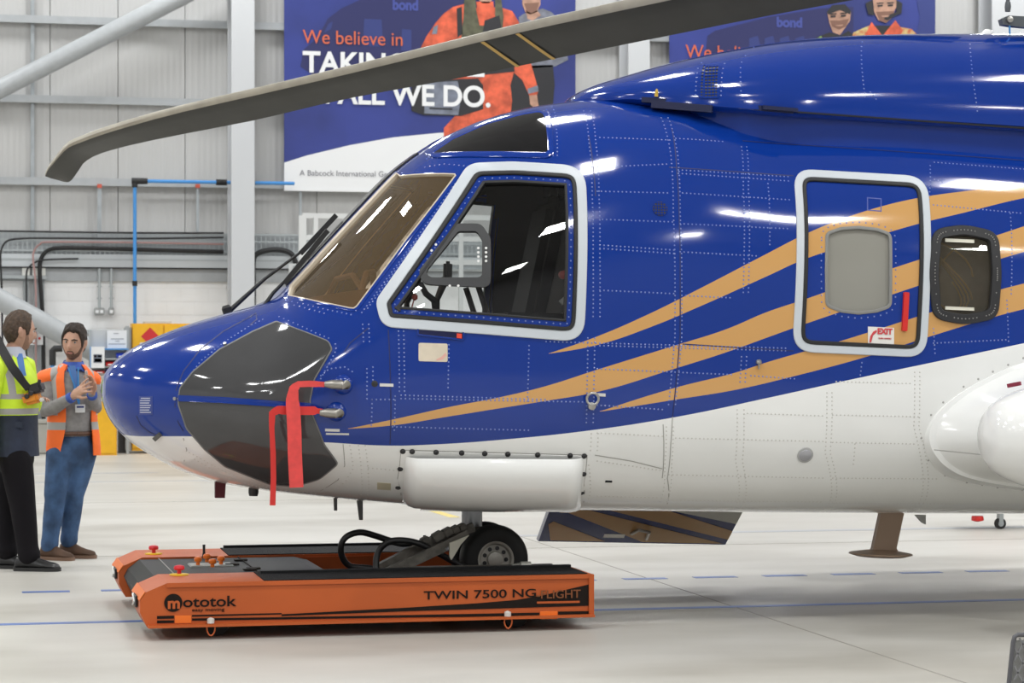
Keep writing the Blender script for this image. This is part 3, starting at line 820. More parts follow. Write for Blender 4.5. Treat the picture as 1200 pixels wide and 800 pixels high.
# ---- rivets
def rivets(lines, m, pitch=.024, r=.0052, h=.0022, name='rivet'):
    mb = MB()
    for ln in lines:
        q = [Vector(S(*p)) for p in ln]
        pts = []; acc = 0
        for a, b in zip(q, q[1:]):
            Ld = (b - a).length; s = acc
            while s < Ld: pts.append(a.lerp(b, s / Ld)); s += pitch
            acc = s - Ld
        for p in pts:
            if sideY(p.x, p.y) is None: continue
            n = skin_n(p.x, p.y); o = skin(p.x, p.y); u = n.cross(Vector((0, 0, 1))).normalized(); w = n.cross(u)
            vs = [o + (u * math.cos(k * math.pi / 3) + w * math.sin(k * math.pi / 3)) * r for k in range(6)]
            vs += [o + (u * math.cos(k * math.pi / 3) + w * math.sin(k * math.pi / 3)) * r * .6 + n * h for k in range(6)]
            mb.add(vs, [(k, (k + 1) % 6, (k + 1) % 6 + 6, k + 6) for k in range(6)] + [tuple(range(6, 12))])
    o = mb.build(name, m, heli, smooth=60); o['kind'] = 'stuff'; return o
def dbl(pts, dx=3.5, dy=0): return [[(x - dx, y - dy) for x, y in pts], [(x + dx, y + dy) for x, y in pts]]
B = []
B += dbl([(688,130),(694,165),(698,230),(699,300),(699,375)], 4) + dbl([(779,138),(790,180),(793,250),(795,330),(795,395),(791,440),(787,478)], 4)
B += dbl([(872,172),(874,220),(875,300),(874,345)], 3) + dbl([(872,418),(870,452)], 3) + dbl([(693,396),(692,450),(691,496)], 4) + [[(900,215),(902,290)], [(1010,425),(1008,441)]]
B += [[(703,161),(785,164)], [(792,162),(850,166)], [(700,196),(785,192)], [(795,199),(926,207)], [(795,203),(926,212)], [(700,224),(785,226)], [(800,226),(926,234)], [(706,257),(790,260)], [(797,262),(926,268)],
      [(703,287),(790,293)], [(703,291),(790,297)], [(797,295),(890,300)], [(703,340),(790,344)], [(799,346),(860,349)], [(703,402),(924,408)], [(703,405),(924,411)], [(700,432),(860,439)], [(470,463),(640,468)], [(470,467),(690,471)], [(690,474),(780,480)], [(640,400),(700,402)], [(460,500),(620,504)], [(880,440),(935,444)]]
B += dbl([(470,388),(471,460)], 3) + [[(425,380),(426,402)], [(432,380),(433,402)], [(526,404),(525,455)], [(430,432),(430,470)], [(437,430),(437,447)], [(436,468),(435,500)], [(463,464),(462,505)], [(436,468),(463,468)], [(620,405),(618,470)]]
B += [[(x, y) for x, y in ((308,374),(292,382),(262,401),(236,422),(216,447),(206,470))], [(327,371),(372,391),(390,398)], [(393,403),(394,410),(374,447)], [(376,440),(386,432),(404,430),(414,436)], [(335,352),(380,362),(414,369)], [(338,356),(380,367)]]
B += [[(424,366),(480,290),(535,212)], [(431,361),(486,285),(532,222)], [(560,196),(520,192),(497,196)], [(500,186),(530,184),(640,185)], [(648,182),(646,150),(640,128)], [(653,182),(652,150),(645,124)], [(502,184),(530,161),(570,142),(620,130)], [(1095,190),(1200,198)], [(1095,210),(1105,213)], [(1094,240),(1200,250)]]
B += [[(1094,385),(1096,418)], [(1180,352),(1182,402)], [(1094,402),(1180,398)], [(1090,194),(1088,240)], [(1184,250),(1185,345)]]
SB = offset(SIDEW, .093); SB = [tuple(p) for p in SB] + [tuple(SB[0])]
EB = offset(EXITW, -.022); EB = [tuple(p) for p in EB] + [tuple(EB[0])]
_S = S
rivets(B, m_rivet)
def S(*a): return a                           # these loops are already in side coordinates
rivets([SB, EB], m_rivet, .04)
S = _S
Wt = []
Wt += dbl([(697,508),(696,528)], 4) + dbl([(785,500),(783,545),(776,590)], 4) + dbl([(868,480),(866,540),(860,598)], 4) + dbl([(972,460),(970,530),(962,600)], 3) + dbl([(1075,436),(1074,500),(1066,600)], 3) + [[(1002,520),(1000,545)]]
Wt += [[(700,507),(780,511)], [(792,513),(965,517)], [(980,447),(1070,449)], [(876,484),(966,487)], [(976,486),(1078,488)], [(976,518),(1075,520)], [(784,556),(965,560)], [(976,560),(1100,561)], [(784,586),(965,588)], [(976,589),(1195,591)], [(700,540),(774,551)],
       [(700,581),(770,583)], [(410,522),(414,548),(404,565),(382,578)], [(420,522),(424,560),(420,585)], [(428,522),(432,560),(428,585)], [(432,548),(462,551)], [(222,530),(262,552),(320,573),(372,578)], [(228,538),(265,559),(330,578)], [(400,583),(455,591)], [(690,545),(688,590)]]
rivets(Wt, m_rivet_w)
mb_side = None
# ================================================================== helicopter: cowl, sponson, gear, rotor, cockpit
def pz(px, py, b): return L(px, py, b)
# engine cowl on the roof
ctop = [(664,120,0),(672,112,0),(690,103,0),(730,90,0),(780,76,0),(840,63,0),(900,53,0),(960,47,0),(1020,44,0),(1200,43,0),(1450,50,0)]
crail = [(664,121),(700,118),(740,116),(760,118),(960,133),(1200,148),(1450,168)]
cw_pts = [(664,.10),(690,.30),(730,.50),(780,.66),(840,.78),(900,.84),(960,.87),(1200,.88),(1450,.88)]
cwx = pchip([a for a, _ in cw_pts], [b for _, b in cw_pts])
crl = pchip([a for a, _ in crail], [b for _, b in crail])
tq = [pz(*p) for p in ctop]; zcow = pchip([p.x for p in tq], [p.z for p in tq])
rows = []; CAMS = []
for px in list(np.linspace(664, 800, 22)) + list(np.linspace(815, 1440, 30)):
    w = float(cwx(px)); base = pz(px, float(crl(px)), -w); x = pz(px, 60, 0).x if px < 760 else base.x
    x = base.x; zt = max(float(zcow(x)), base.z + .012); n = 2.4
    row = []
    for k in range(33):
        a = math.pi * k / 32; ca, sa = math.cos(a), math.sin(a)
        row.append(Vector((x, -w * math.copysign(abs(ca) ** (2 / n), ca), base.z + (zt - base.z) * abs(sa) ** (2 / n))))
    row += [Vector((x, w - .03, base.z - .02)), Vector((x, 0, base.z - .035)), Vector((x, -w + .03, base.z - .02))]
    rows.append(row); CAMS.append((px, x, base.z, w, zt))
cowl = MB().loft(rows).build('engine_cowl', m_blue, heli, smooth=45)
def cow_at(px, py):                           # point and normal on the port side of the cowl
    i = min(range(len(CAMS)), key=lambda k: abs(CAMS[k][0] - px)); w, zb, zt = CAMS[i][3], CAMS[i][2], CAMS[i][4]
    b = -w
    for _ in range(12):
        p = L(px, py, b); t = min(max((p.z - zb) / (zt - zb), 0), .999); b = -w * (1 - t ** 2.4) ** (1 / 2.4) if 0 < t else -w
    e = .02
    def yy(x, z):
        j = np.interp(x, [c[1] for c in CAMS], range(len(CAMS)))
        wI = np.interp(j, range(len(CAMS)), [c[3] for c in CAMS]); zB = np.interp(j, range(len(CAMS)), [c[2] for c in CAMS]); zT = np.interp(j, range(len(CAMS)), [c[4] for c in CAMS])
        t = min(max((z - zB) / (zT - zB), 0), .999); return -wI * (1 - t ** 2.4) ** (1 / 2.4)
    p = L(px, py, b); p.y = yy(p.x, p.z)
    n = Vector(((yy(p.x + e, p.z) - yy(p.x - e, p.z)) / (2 * e), -1, (yy(p.x, p.z + e) - yy(p.x, p.z - e)) / (2 * e))).normalized()
    return p, n
# side wall under the cowl and its rail
rows = []
for px in list(np.linspace(768, 880, 14)) + list(np.linspace(900, 1440, 12)):
    w = float(np.interp(px, [768, 790, 820, 870, 930, 1000, 1440], [.36, .50, .64, .74, .78, .80, .82])); q = pz(px, float(crl(px)), -w)
    rows.append([Vector((q.x, -w, q.z)), Vector((q.x, -w - .01, q.z - .20)), Vector((q.x, -w, q.z - .55)), Vector((q.x, w, q.z - .55)), Vector((q.x, w + .01, q.z - .2)), Vector((q.x, w, q.z))])
MB().loft(rows).build('engine_deck', m_blue, heli, smooth=40)
m_rail = mat('rail_navy', (0.006, 0.010, 0.05), .35)
def rail_bar(p0, p1, h, t, off=.0):
    a = pz(p0[0], p0[1], -float(cwx(p0[0])) - off); c = pz(p1[0], p1[1], -float(cwx(p1[0])) - off)
    return MB().bar(a, c, t, h)
rail_bar((752,117), (930,130), .030, .05, .012).build('cowl_rail', m_rail, heli)
rail_bar((764,122.5), (835,128), .042, .05, .004).build('cowl_rail', m_rail, heli)
rail_bar((893,126), (934,129.5), .022, .06, .02).build('cowl_latch', m_rail, heli)
rail_bar((930,131.2), (1440,167), .010, .02, .004).build('cowl_rail', mat('rail_seal', (.002, .003, .01), .6), heli)
MB().lathe([(.012, 0), (.010, .03), (.004, .045)], pz(769, 113, -.64), (0, -.2, 1), 10).build('cowl_pin', mat('brass_pin', (.65, .42, .06), .4), heli)
# grille and seams on the cowl
gp = []
for k in range(7):
    for j in range(11): gp.append(((819.5 + (841 - 819.5) * k / 6), (78.5 + (114 - 78.5) * j / 10)))
P = {q: cow_at(*q) for q in gp}
mb = MB(); q4 = [P[(gp[0][0], gp[0][1])], P[(gp[-11][0], gp[-11][1])], P[gp[-1]], P[gp[10]]]
mbk = MB()
for k in range(6):
    for j in range(10):
        c = [P[gp[(k + a) * 11 + j + b]] for a, b in ((0, 0), (1, 0), (1, 1), (0, 1))]
        mbk.add([p + n * .002 for p, n in c], [(0, 1, 2, 3)])
gr = mbk.build('cowl_grille', m_blk, heli)
mb = MB()
for k in range(7):
    for j in range(10):
        (p, n), (r, n2) = P[gp[k * 11 + j]], P[gp[k * 11 + j + 1]]; mb.bar(p + n * .004, r + n2 * .004, .006 if 0 < k < 6 else .012, .004, up=n)
for j in range(11):
    for k in range(6):
        (p, n), (r, n2) = P[gp[k * 11 + j]], P[gp[(k + 1) * 11 + j]]; mb.bar(p + n * .004, r + n2 * .004, .006 if 0 < j < 10 else .012, .004, up=n)
mb.build('grille_bar', m_blue, gr)['kind'] = 'stuff'
mb = MB()
for ln in ([(866,62),(866,80),(868,112)], [(1008,50),(1010,80),(1014,118)], [(1136,52),(1140,90),(1146,135)], [(1020,108),(1030,120)], [(816,76),(815,116)], [(845,76),(844,117)]):
    for a, b in zip(ln, ln[1:]):
        n_ = int(max(2, (Vector(a) - Vector(b)).length / 4.6))
        for i in range(n_):
            t = i / n_; p, n = cow_at(a[0] + (b[0] - a[0]) * t, a[1] + (b[1] - a[1]) * t)
            mb.lathe([(.0055, 0), (.003, .0025)], p, n, 6)
mb.build('rivet', m_rivet, cowl, smooth=60)['kind'] = 'stuff'

# sponson on the port flank and its twin
rim = [(1200,423),(1165,438.5),(1131,456),(1107.5,474),(1094,488),(1083.5,513),(1091,537),(1110,554),(1135,562),(1171,568),(1200,571)]
rq = [Vector(S(*p)) for p in rim]
ax = rq[0].x
aft = [Vector((ax + .35, rq[-1].y + .0)), Vector((ax + .8, rq[-1].y + .06)), Vector((ax + 1.25, rq[-1].y + .28)), Vector((ax + 1.3, rq[-1].y + .5)), Vector((ax + 1.0, rq[0].y - .02)), Vector((ax + .5, rq[0].y + .06))]
def chaikin(P, it=2):
    for _ in range(it): P = [q for i in range(len(P)) for q in (P[i] * .75 + P[(i + 1) % len(P)] * .25, P[i] * .25 + P[(i + 1) % len(P)] * .75)]
    return P
root = chaikin(rq + aft, 3)
podc = Vector((S(1200, 512)[0] + 1.05, 0, 0)); podz = (HI @ W(1200, 512, HY - 1.9)).z
def spon(side):
    c = Vector((ax + .35, podz))
    loops = []
    for b, s, e in ((-1.00, 1.05, 0), (-1.135, 1.0, 0), (-1.142, .955, 0), (-1.165, .925, 0), (-1.3, .84, .02), (-1.5, .70, .05), (-1.75, .60, .09), (-2.0, .50, .14)):
        loops.append([Vector((c.x + (p.x - c.x) * (s * .93 + .07) + e, b if side < 0 else -b, c.y + (p.y - c.y) * s)) for p in root])
    o = MB().loft(loops).build('sponson_fairing', m_wht, heli, smooth=28)
    yb = -1.93 if side < 0 else 1.93
    ln = 1.15
    xn = (HI @ W(1163, 512, HY - 2.05)).x
    prof = [(.36 * math.sqrt(max(0, 1 - (1 - t) ** 2.2)), ln * 1.2 * t ** 1.5) for t in np.linspace(0, 1, 16)] + [(.36, ln * 2.0), (.30, ln * 2.4), (.15, ln * 2.7), (.01, ln * 2.8)]
    p = MB().lathe([(r, h) for r, h in prof], (xn, yb, podz), (1, 0, 0), 36).build('sponson_pod', m_wht, o, smooth='all')
    return o
sp1 = spon(-1); spon(1)
mb = MB()
for p in resample([(a * 1.0) for a in offset(rq + aft, -.018)], .085): 
    if sideY(p.x, p.y) is not None and p.x < ax + .3: mb.lathe([(.007, 0), (.005, .002)], skin(p.x, p.y), skin_n(p.x, p.y), 8)
mb.build('fairing_screw', mat('grey_screw', (.40, .40, .38), .4), heli)['kind'] = 'stuff'
def fair_bar(a, c, w, m, nm, ya=-1.2, yc=-1.6):
    pa, pc = HI @ W(*a, HY + ya), HI @ W(*c, HY + yc); return MB().bar(pa, pc, .02, w, up=Vector((0, 0, 1))).build(nm, m, sp1)
fair_bar((1096,527), (1156,533), .006, m_seam_w, 'fairing_seam', -1.18, -1.62)
fair_bar((1181,452), (1196,449), .022, mat('maroon_mark', (.25, .02, .05), .5), 'fill_cap', -1.42, -1.48)

# belly items
def fin(name, pts, b, t, m, par=None):       # flat plate seen side-on
    a = [L(*p, b) for p in pts]; return MB().prism([q + Vector((0, -t / 2, 0)) for q in a], (0, t, 0)).build(name, m, par or heli)
m_bronze = mat('bronze_paint', (0.40, 0.28, 0.20), .4)
ant = fin('foot_antenna', [(1031,600),(1058,600),(1049,642),(1053,649),(1018,649),(1022,642)], -.15, .05, m_bronze)
c = L(1032, 647, -.15)
MB().lathe([(.02, .02), (.10, .012), (.195, -.004), (.20, -.012), (.15, -.026), (.01, -.03)], c, (0, 0, 1), 36).build('antenna_disc', m_bronze, ant, smooth=30)
for q, b in (([(418,585),(425,585),(425,609),(421,609)], 0), ([(391,583),(395,583),(395,598),(391.5,598)], .1)): fin('blade_antenna', q, b, .02, mat('dark_antenna', (.12, .12, .12), .5))
dk = fin('tow_fitting', [(252,562),(264,566),(263,583),(252,583)], -.05, .06, mat('maroon_cloth', (.10, .012, .02), .7))
cl = MB().lathe([(.025, -.02), (.03, .0), (.03, .04)], L(297, 577, -.1), (0, 0, 1), 14).build('belly_lamp', m_blk, heli, smooth=30)
fin('belly_mast', [(1072,603),(1084,603),(1084,614),(1080,612)], .5, .03, mat('white_mast', (.6, .6, .58), .5))
# air stair on the far side, hanging open, carrying the livery
m_blue_shaded = mat('stair_blue_shaded', (0.011, 0.02, 0.11), .25, coat=.3)  # livery colours darkened on the stair: shade put into the paint
m_tan = mat('stair_tan_shaded', (0.34, 0.19, 0.07), .3, coat=.3)
def stair_pt(u, v, o=0.0):                    # u along the door, v downwards
    b0, b1 = .98, 1.28
    tl_, tr_, bl_, br_ = L(646,592,b0), L(872,596,b0), L(631,634,b1), L(850,638,b1)
    return (tl_ * (1 - u) + tr_ * u) * (1 - v) + (bl_ * (1 - u) + br_ * u) * v + Vector((0, o, 0))
st = MB().prism([stair_pt(0, 0), stair_pt(1, 0), stair_pt(1, 1), stair_pt(0, 1)], (0, .06, .01)).build('air_stair', m_blue_shaded, heli)
for (a, b2, c2, d2) in (((.30,.10),(.62,.10),(1,.62),(1,.86)), ((0.0,.02),(.12,.02),(.98,.97),(.55,.97)), ((0.02,.52),(.04,.44),(.35,.97),(.06,.97))):
    MB().prism([stair_pt(*a, -.004), stair_pt(*b2, -.004), stair_pt(*c2, -.004), stair_pt(*d2, -.004)], (0, .006, 0)).build('livery_band', m_tan, st)
MB().prism([stair_pt(.55, .02, -.005), stair_pt(1, .02, -.005), stair_pt(1, .42, -.005)], (0, .006, 0)).build('livery_band', mat('stair_white_shaded', (.45, .44, .40), .4), st)  # livery white, darkened for shade like the other stair colours
MB().prism([stair_pt(.33, .76, -.006), stair_pt(.44, .76, -.006), stair_pt(.44, .86, -.006), stair_pt(.33, .86, -.006)], (0, .008, 0)).build('stair_placard', mat('pale_plate', (.66, .65, .62), .5), st)
MB().tube([stair_pt(.56, .88, -.01), stair_pt(.55, .68, -.05), stair_pt(.49, .62, -.05), stair_pt(.47, .74, -.01)], .012, 8).build('stair_handle', m_probe, st, smooth=True)

# nose gear
wc = L(577, 654, -.10); AX = Vector((0, 1, 0)); xw = wc.x; zw = wc.z
m_tyre = mat('tyre_rubber', (0.014, 0.014, 0.014), .65, bump=.15, bscale=30); m_rim = mat('wheel_rim', (.42, .41, .37), .45, metal=.3, noise=.15)
R = .208
for sgn in (-1, 1):
    o = Vector((xw, sgn * .135, zw))
    prof = [(.11, -.065), (.13, -.072), (.17, -.074), (.195, -.060), (.205, -.035), (.208, 0), (.205, .035), (.195, .060), (.17, .074), (.13, .072), (.11, .065)]
    ty = MB().lathe(prof, o, AX * -1 if sgn < 0 else AX, 48, caps=False).build('nose_tyre', m_tyre, heli, smooth=50)
    d = -sgn * -1
    rim_ = MB().lathe([(.118, .0), (.118, .062), (.110, .066), (.098, .060), (.088, .040), (.050, .034), (.046, .055), (.030, .060), (.004, .060)], o, AX * sgn, 36).build('wheel_rim', m_rim, ty, smooth=35)
    mb = MB()
    for k in range(9):
        a = 2 * math.pi * k / 9; mb.lathe([(.013, .036), (.013, .0405)], o + Vector((math.cos(a), 0, math.sin(a))) * .068, AX * sgn, 10)
    mb.build('rim_hole', m_blk, rim_)['kind'] = 'stuff'
MB().cyl((xw, -.13, zw), (xw, .13, zw), .035).build('axle', m_chrome, heli, smooth=30)
sa = L(552.5, 590, 0); sb = L(553, 622, 0)
leg = MB().cyl(sa + Vector((0, 0, .1)), sb, .063, n=24).build('gear_strut', mat('strut_grey', (.30, .31, .33), .3, metal=.5), heli, smooth=30)
MB().tube([sb + Vector((0, 0, .03)), sb + Vector((0, 0, -.03)), Vector((xw - .01, 0, zw + .06)), Vector((xw, 0, zw))], [.075, .07, .06, .055], 16).box((sb.x - .05, 0, sb.z - .03), (.18, .13, .07), bev=.01).build('gear_fork', mat('oily_steel', (.09, .085, .075), .5, noise=.3, nscale=20), heli, smooth=35)
MB().tube([sb + Vector((-.06, -.06, .02)), sb + Vector((-.02, -.10, -.02)), sb + Vector((.05, -.05, -.05))], .012, 8).build('brake_hose', m_blk, heli, smooth=True)

# cockpit inside
m_seat = mat('seat_black', (.012, .012, .013), .85); m_dash = mat('dash_grey', (.06, .06, .062), .7); m_tand = mat('console_brown', (.16, .10, .065), .7)
x0 = L(470, 365, 0).x; zf = L(470, 440, 0).z
MB().box((.0, 0, zf), (1.9, 1.9, .03)).build('cockpit_floor', m_dash, heli)
bx = L(652, 300, 0).x + .12
MB().box((bx, 0, 1.70), (.04, 1.84, 1.7)).build('cockpit_bulkhead', m_seat, heli)
for s in (-1, 1):
    sx = L(600, 380, 0).x
    st_ = MB().box((sx, s * .48, zf + .32), (.46, .48, .14), bev=.05).build('pilot_seat', m_seat, heli, smooth=40)
    MB().box((sx + .27, s * .48, zf + .72), (.13, .48, .78), Matrix.Rotation(.18, 3, 'Y'), bev=.05).build('seat_back', m_seat, st_, smooth=40)
    MB().box((sx + .36, s * .48, zf + 1.22), (.10, .28, .22), bev=.04).build('headrest', m_seat, st_, smooth=40)
    MB().box((sx, s * .48, zf + .14), (.3, .3, .25)).build('seat_base', m_dash, st_)
    cx = L(505, 360, 0).x
    cs = MB().tube([(cx - .05, s * .48, zf), (cx - .06, s * .48, zf + .45), (cx - .01, s * .48, zf + .58)], [.02, .018, .025], 10).box((cx, s * .48, zf + .62), (.05, .05, .12), bev=.015).build('control_stick', m_blk, heli, smooth=30)
    MB().tube([(cx + .45, s * .18, zf), (cx + .25, s * .18, zf + .55)], .018, 8).build('collective_lever', m_blk, heli, smooth=30)
dx = L(395, 350, 0).x; dz = L(440, 352, 0).z
db = MB().prism([(dx - .22, -.66, dz - .30), (dx - .18, -.66, dz + .00), (dx + .12, -.66, dz + .06), (dx + .22, -.66, dz + .03), (dx + .16, -.66, dz - .30)], (0, 1.32, 0)).build('instrument_panel', m_tand, heli)
for k in range(4):
    MB().box((dx + .195, -.48 + k * .32, dz - .12), (.02, .22, .22), bev=.006).build('display_screen', mat('screen_off', (.01, .012, .014), .1), db)
MB().box((dx + .35, 0, dz - .36), (.55, .32, .28), bev=.02).build('centre_console', m_tand, heli)
for s in (-1, 1):                             # pale glare-shield trim seen through the tinted pane
    MB().tube([(dx + .2, s * .16, dz + .04), (dx + .15, s * .36, dz + .16), (dx + .08, s * .56, dz + .14), (dx + .04, s * .62, dz + .02)], .02, 8).build('shield_hoop', m_tand, heli, smooth=True)
MB().box((dx + .18, -.50, dz + .02), (.02, .08, .16), Matrix.Rotation(.3, 3, 'Y')).build('checklist_card', mat('card_cream', (.75, .68, .45), .6), heli)
o = L(502, 350, -.9); MB().tube([L(493, 332, -.98), L(499, 344, -.95), L(509, 352, -.92), L(511, 366, -.92)], [.014, .018, .02, .02], 8).build('window_crank', m_blk, heli, smooth=True)
q = L(486, 348, -.9); MB().lathe([(.004, -.02), (.017, -.01), (.017, .01), (.004, .02)], q, (0, 0, 1), 12).tube([q, L(481, 366, -.9)], .004, 6).build('warning_knob', mat('red_knob', (.55, .10, .08), .5), heli)
MB().box((L(560, 378, 0).x, -.93, L(560, 378, -.9).z), (.95, .06, .05), bev=.015).build('window_sill', m_dash, heli)
q = L(660, 322, -.9); MB().lathe([(.004, -.03), (.025, -.02), (.025, .02), (.004, .03)], q, (0, 1, 0), 12).build('escape_knob', mat('red_knob', (.55, .10, .08), .5), heli)
q = L(657, 355, -.92); MB().bar(q, L(664, 349, -.92), .02, .03).build('latch_lever', mat('pale_plate', (.66, .65, .62), .5), heli)

# rotor: one blade in view, root beyond the frame, plus the mast
m_bl_dark = mat('blade_underside', (.032, .032, .028), .5, noise=.15, nscale=3)
m_bl_edge = mat('blade_leading_edge', (.36, .33, .27), .45, noise=.10, nscale=6)
m_bl_yel = mat('blade_yellow', (.62, .40, .10), .5)
TX, TY = .78, 20.85; HX2, HY2 = 6.4, 14.45
def bladeY(px):                               # where the blade's vertical plane crosses a picture column
    r = ray(px, 0); k = r.x / r.y
    # X = TX + (HX2-TX) t ; Y = TY + (HY2-TY) t ; X = k Y
    t = (k * TY - TX) / ((HX2 - TX) - k * (HY2 - TY)); return TY + (HY2 - TY) * t
lead = pchip([52,56,62,68,80,95,110,150,200,300,400,500,600,700,800,900,1000,1140], [206,196,188,180,167,160,154,141,127,103.5,80,55.5,30.5,8,-14,-36,-58,-88])
trail = pchip([58,68,80,90,97,105,115,145,215,300,400,500,545,600,700,800,900,1000,1140], [208.5,212,213.5,203,192,186,181,172,157,140.5,117,98.5,90,79,58.5,38.5,18.5,0,-28])
edge_w = pchip([52,80,110,300,600,1100], [3,6,7,8,9.5,14])
rows = []; edges = []; cols = [53,55,58,62,66,70,75,80,85,90,97,105,115,130,150,180] + list(range(215, 1136, 40))
for px in cols:
    Yb = bladeY(px); yt = float(lead(px)); pt = px if px > 110 else 58 + (px - 53) * (97 - 58) / 57 if px > 0 else px
    pt = px + (22 if px < 85 else max(0, 22 * (1 - (px - 85) / 80)))
    yb = float(trail(pt)); ew = float(edge_w(px))
    A = W(px, yt, Yb); A2 = W(px, yt + ew, Yb + .01); Bp = W(pt, max(yb, yt + ew + 1), Yb + .34); N = (A2 - A) * .5
    mid = A + (Bp - A) * .5
    up = Vector((0, .06, .045))
    rows.append([A + Vector((0, .015, .004)), A, (A + A2) / 2 + Vector((0, -.02, 0)), A2, A2.lerp(Bp, .33) + Vector((0, -.006, -.004)), A2.lerp(Bp, .66), Bp, Bp + Vector((0, .008, .006)), mid + up])
    edges.append((A, A2, Bp))
rows = [[HI @ p for p in r] for r in rows]
bld = MB().loft(rows).build('rotor_blade', m_bl_dark, heli, smooth=50)
strip = MB().loft([[r[0] + Vector((0, -.002, .003)), r[1] + Vector((0, -.006, .003)), r[2] + Vector((0, -.004, 0)), r[3] + Vector((0, -.005, -.001)), r[3] + Vector((0, .012, .0))] for r in rows], (True, True)).build('leading_edge_strip', m_bl_edge, bld, smooth=50)
def on_blade(px, f, h=-.004):
    pts = [(HI @ e[0], HI @ e[1], HI @ e[2]) for e in edges]
    j = np.interp(px, cols, range(len(cols))); i = min(int(j), len(cols) - 2); t = j - i
    A2 = pts[i][1].lerp(pts[i + 1][1], t); Bp = pts[i][2].lerp(pts[i + 1][2], t); p = A2.lerp(Bp, f)
    bow = math.sin(math.pi * min(max(f, 0), 1)) * .006
    return p + Vector((0, h - bow, h - bow * .6))
for pa, pb in ((565, 607), (606, 649)):
    rws = []
    for f in np.linspace(0, 1, 9):
        c = pa + (pb - pa) * f; c0 = c - 2.2; rws.append([on_blade(c0, f, -.005), on_blade(c0 + 4.4, f, -.005)])
    V = [p for r in rws for p in r]
    MB().add(V, [(2 * i, 2 * i + 1, 2 * i + 3, 2 * i + 2) for i in range(8)]).build('blade_band', m_bl_yel, bld)
mx_ = HI @ Vector((6.95, 14.45, 3.2)); re_ = sum(rows[-1], Vector((0, 0, 0))) / len(rows[-1])
mast = MB().cyl(mx_, mx_ + Vector((0, 0, 1.1)), .12, n=24).build('rotor_mast', m_probe, heli, smooth=30)
MB().tube([re_ - Vector((.15, -.15, 0)), re_ + Vector((.1, -.05, .02)), mx_ + Vector((-.3, .1, .95)), mx_ + Vector((0, 0, .95))], [.06, .09, .10, .12], 14).build('blade_cuff', m_probe, mast, smooth=30)
MB().lathe([(.35, 0), (.42, .06), (.42, .2), (.3, .3), (.1, .34)], mx_ + Vector((0, 0, .80)), (0, 0, 1), 32).build('rotor_hub', m_blk, mast, smooth=35)
m_arm = mat('pitch_arm_grey', (.10, .11, .12), .4, metal=.3)
def rp(px, py, b=-.45): return L(px, py, b)
arm = MB().prism([rp(1174,22),(rp(1182,18)),(rp(1215,20)),(rp(1215,33)),(rp(1190,31)),(rp(1176,29))], (0, .06, 0)).build('pitch_arm', m_arm, heli)
MB().cyl(rp(1182,-60), rp(1181,8), .012, n=10).lathe([(.016, -.03), (.02, 0), (.016, .03)], rp(1181, 8), (0, 0, 1), 12).build('pitch_rod', m_arm, arm, smooth=30)
MB().lathe([(.02, 0), (.02, .02), (.01, .025)], rp(1182.5, 23), (0, -1, 0), 14).build('arm_bolt', m_chrome, arm, smooth=30)
MB().cyl(rp(1183, 30), rp(1183.5, 41), .006, n=8).build('blue_line', mat('blue_hose', (.05, .25, .55), .5), arm)
MB().lathe([(.05, 0), (.048, .03), (.03, .055), (.004, .065)], L(1157, 46, -.2), (0, 0, 1), 20).build('roof_beacon', m_wht, heli, smooth=True)
# ================================================================== streamers on the probes
m_strm = mat('red_ribbon', (0.66, 0.055, 0.05), .65, noise=.10, nscale=20)
m_strm2 = mat('red_ribbon_dark', (0.60, 0.025, 0.02), .65)
def ribbon(name, path, widths, m, label):
    mb = MB(); A, B = [], []
    for i, (p, w) in enumerate(zip(path, widths)):
        t = (path[min(i + 1, len(path) - 1)] - path[max(i - 1, 0)]).normalized()
        s = t.cross(Vector((0.12, -1, 0.1))).normalized(); A.append(p + s * w / 2); B.append(p - s * w / 2)
    dv = Vector((0, .003, 0)); n = len(A)
    rows = [[a, b, b + dv, a + dv] for a, b in zip(A, B)]
    o = mb.loft(rows).build(name, m, smooth=30); tag(o, label, 'ribbon', 'red streamers on the nose probes'); return o
def rpath(pts, Y0, Y1=None):
    Y1 = Y0 if Y1 is None else Y1; n = len(pts)
    P = [W(px, py, Y0 + (Y1 - Y0) * i / (n - 1)) for i, (px, py) in enumerate(pts)]
    out = []
    for a, b in zip(P, P[1:]):
        for k in range(3): out.append(a.lerp(b, k / 3))
    return out + [P[-1]]
yp = PROBES[0].y
pa = rpath([(384,450.5),(374,450),(362,449.5),(350,450),(344.5,455),(342.5,468),(344,485),(345,505),(345.5,530),(346.5,552),(347.5,571)], yp, yp - .06)
ribbon('streamer', pa, [.03]*4 + [.034]*6 + list(np.linspace(.04, .078, 7)) + [.08]*40, m_strm, 'wide frayed red ribbon hanging from the upper nose probe')
yq = PROBES[1].y
pb = rpath([(378,482),(369,481),(358,481),(340,481),(326,480),(319,484),(318.5,500),(320,530),(320.5,560),(319.5,592)], yq, yq - .02)
ribbon('streamer', pb, [.03]*3 + [.048]*9 + list(np.linspace(.045, .028, 8)) + list(np.linspace(.03, .042, 30)), m_strm2, 'narrow red ribbon hanging from the lower nose probe, reaching below the belly')

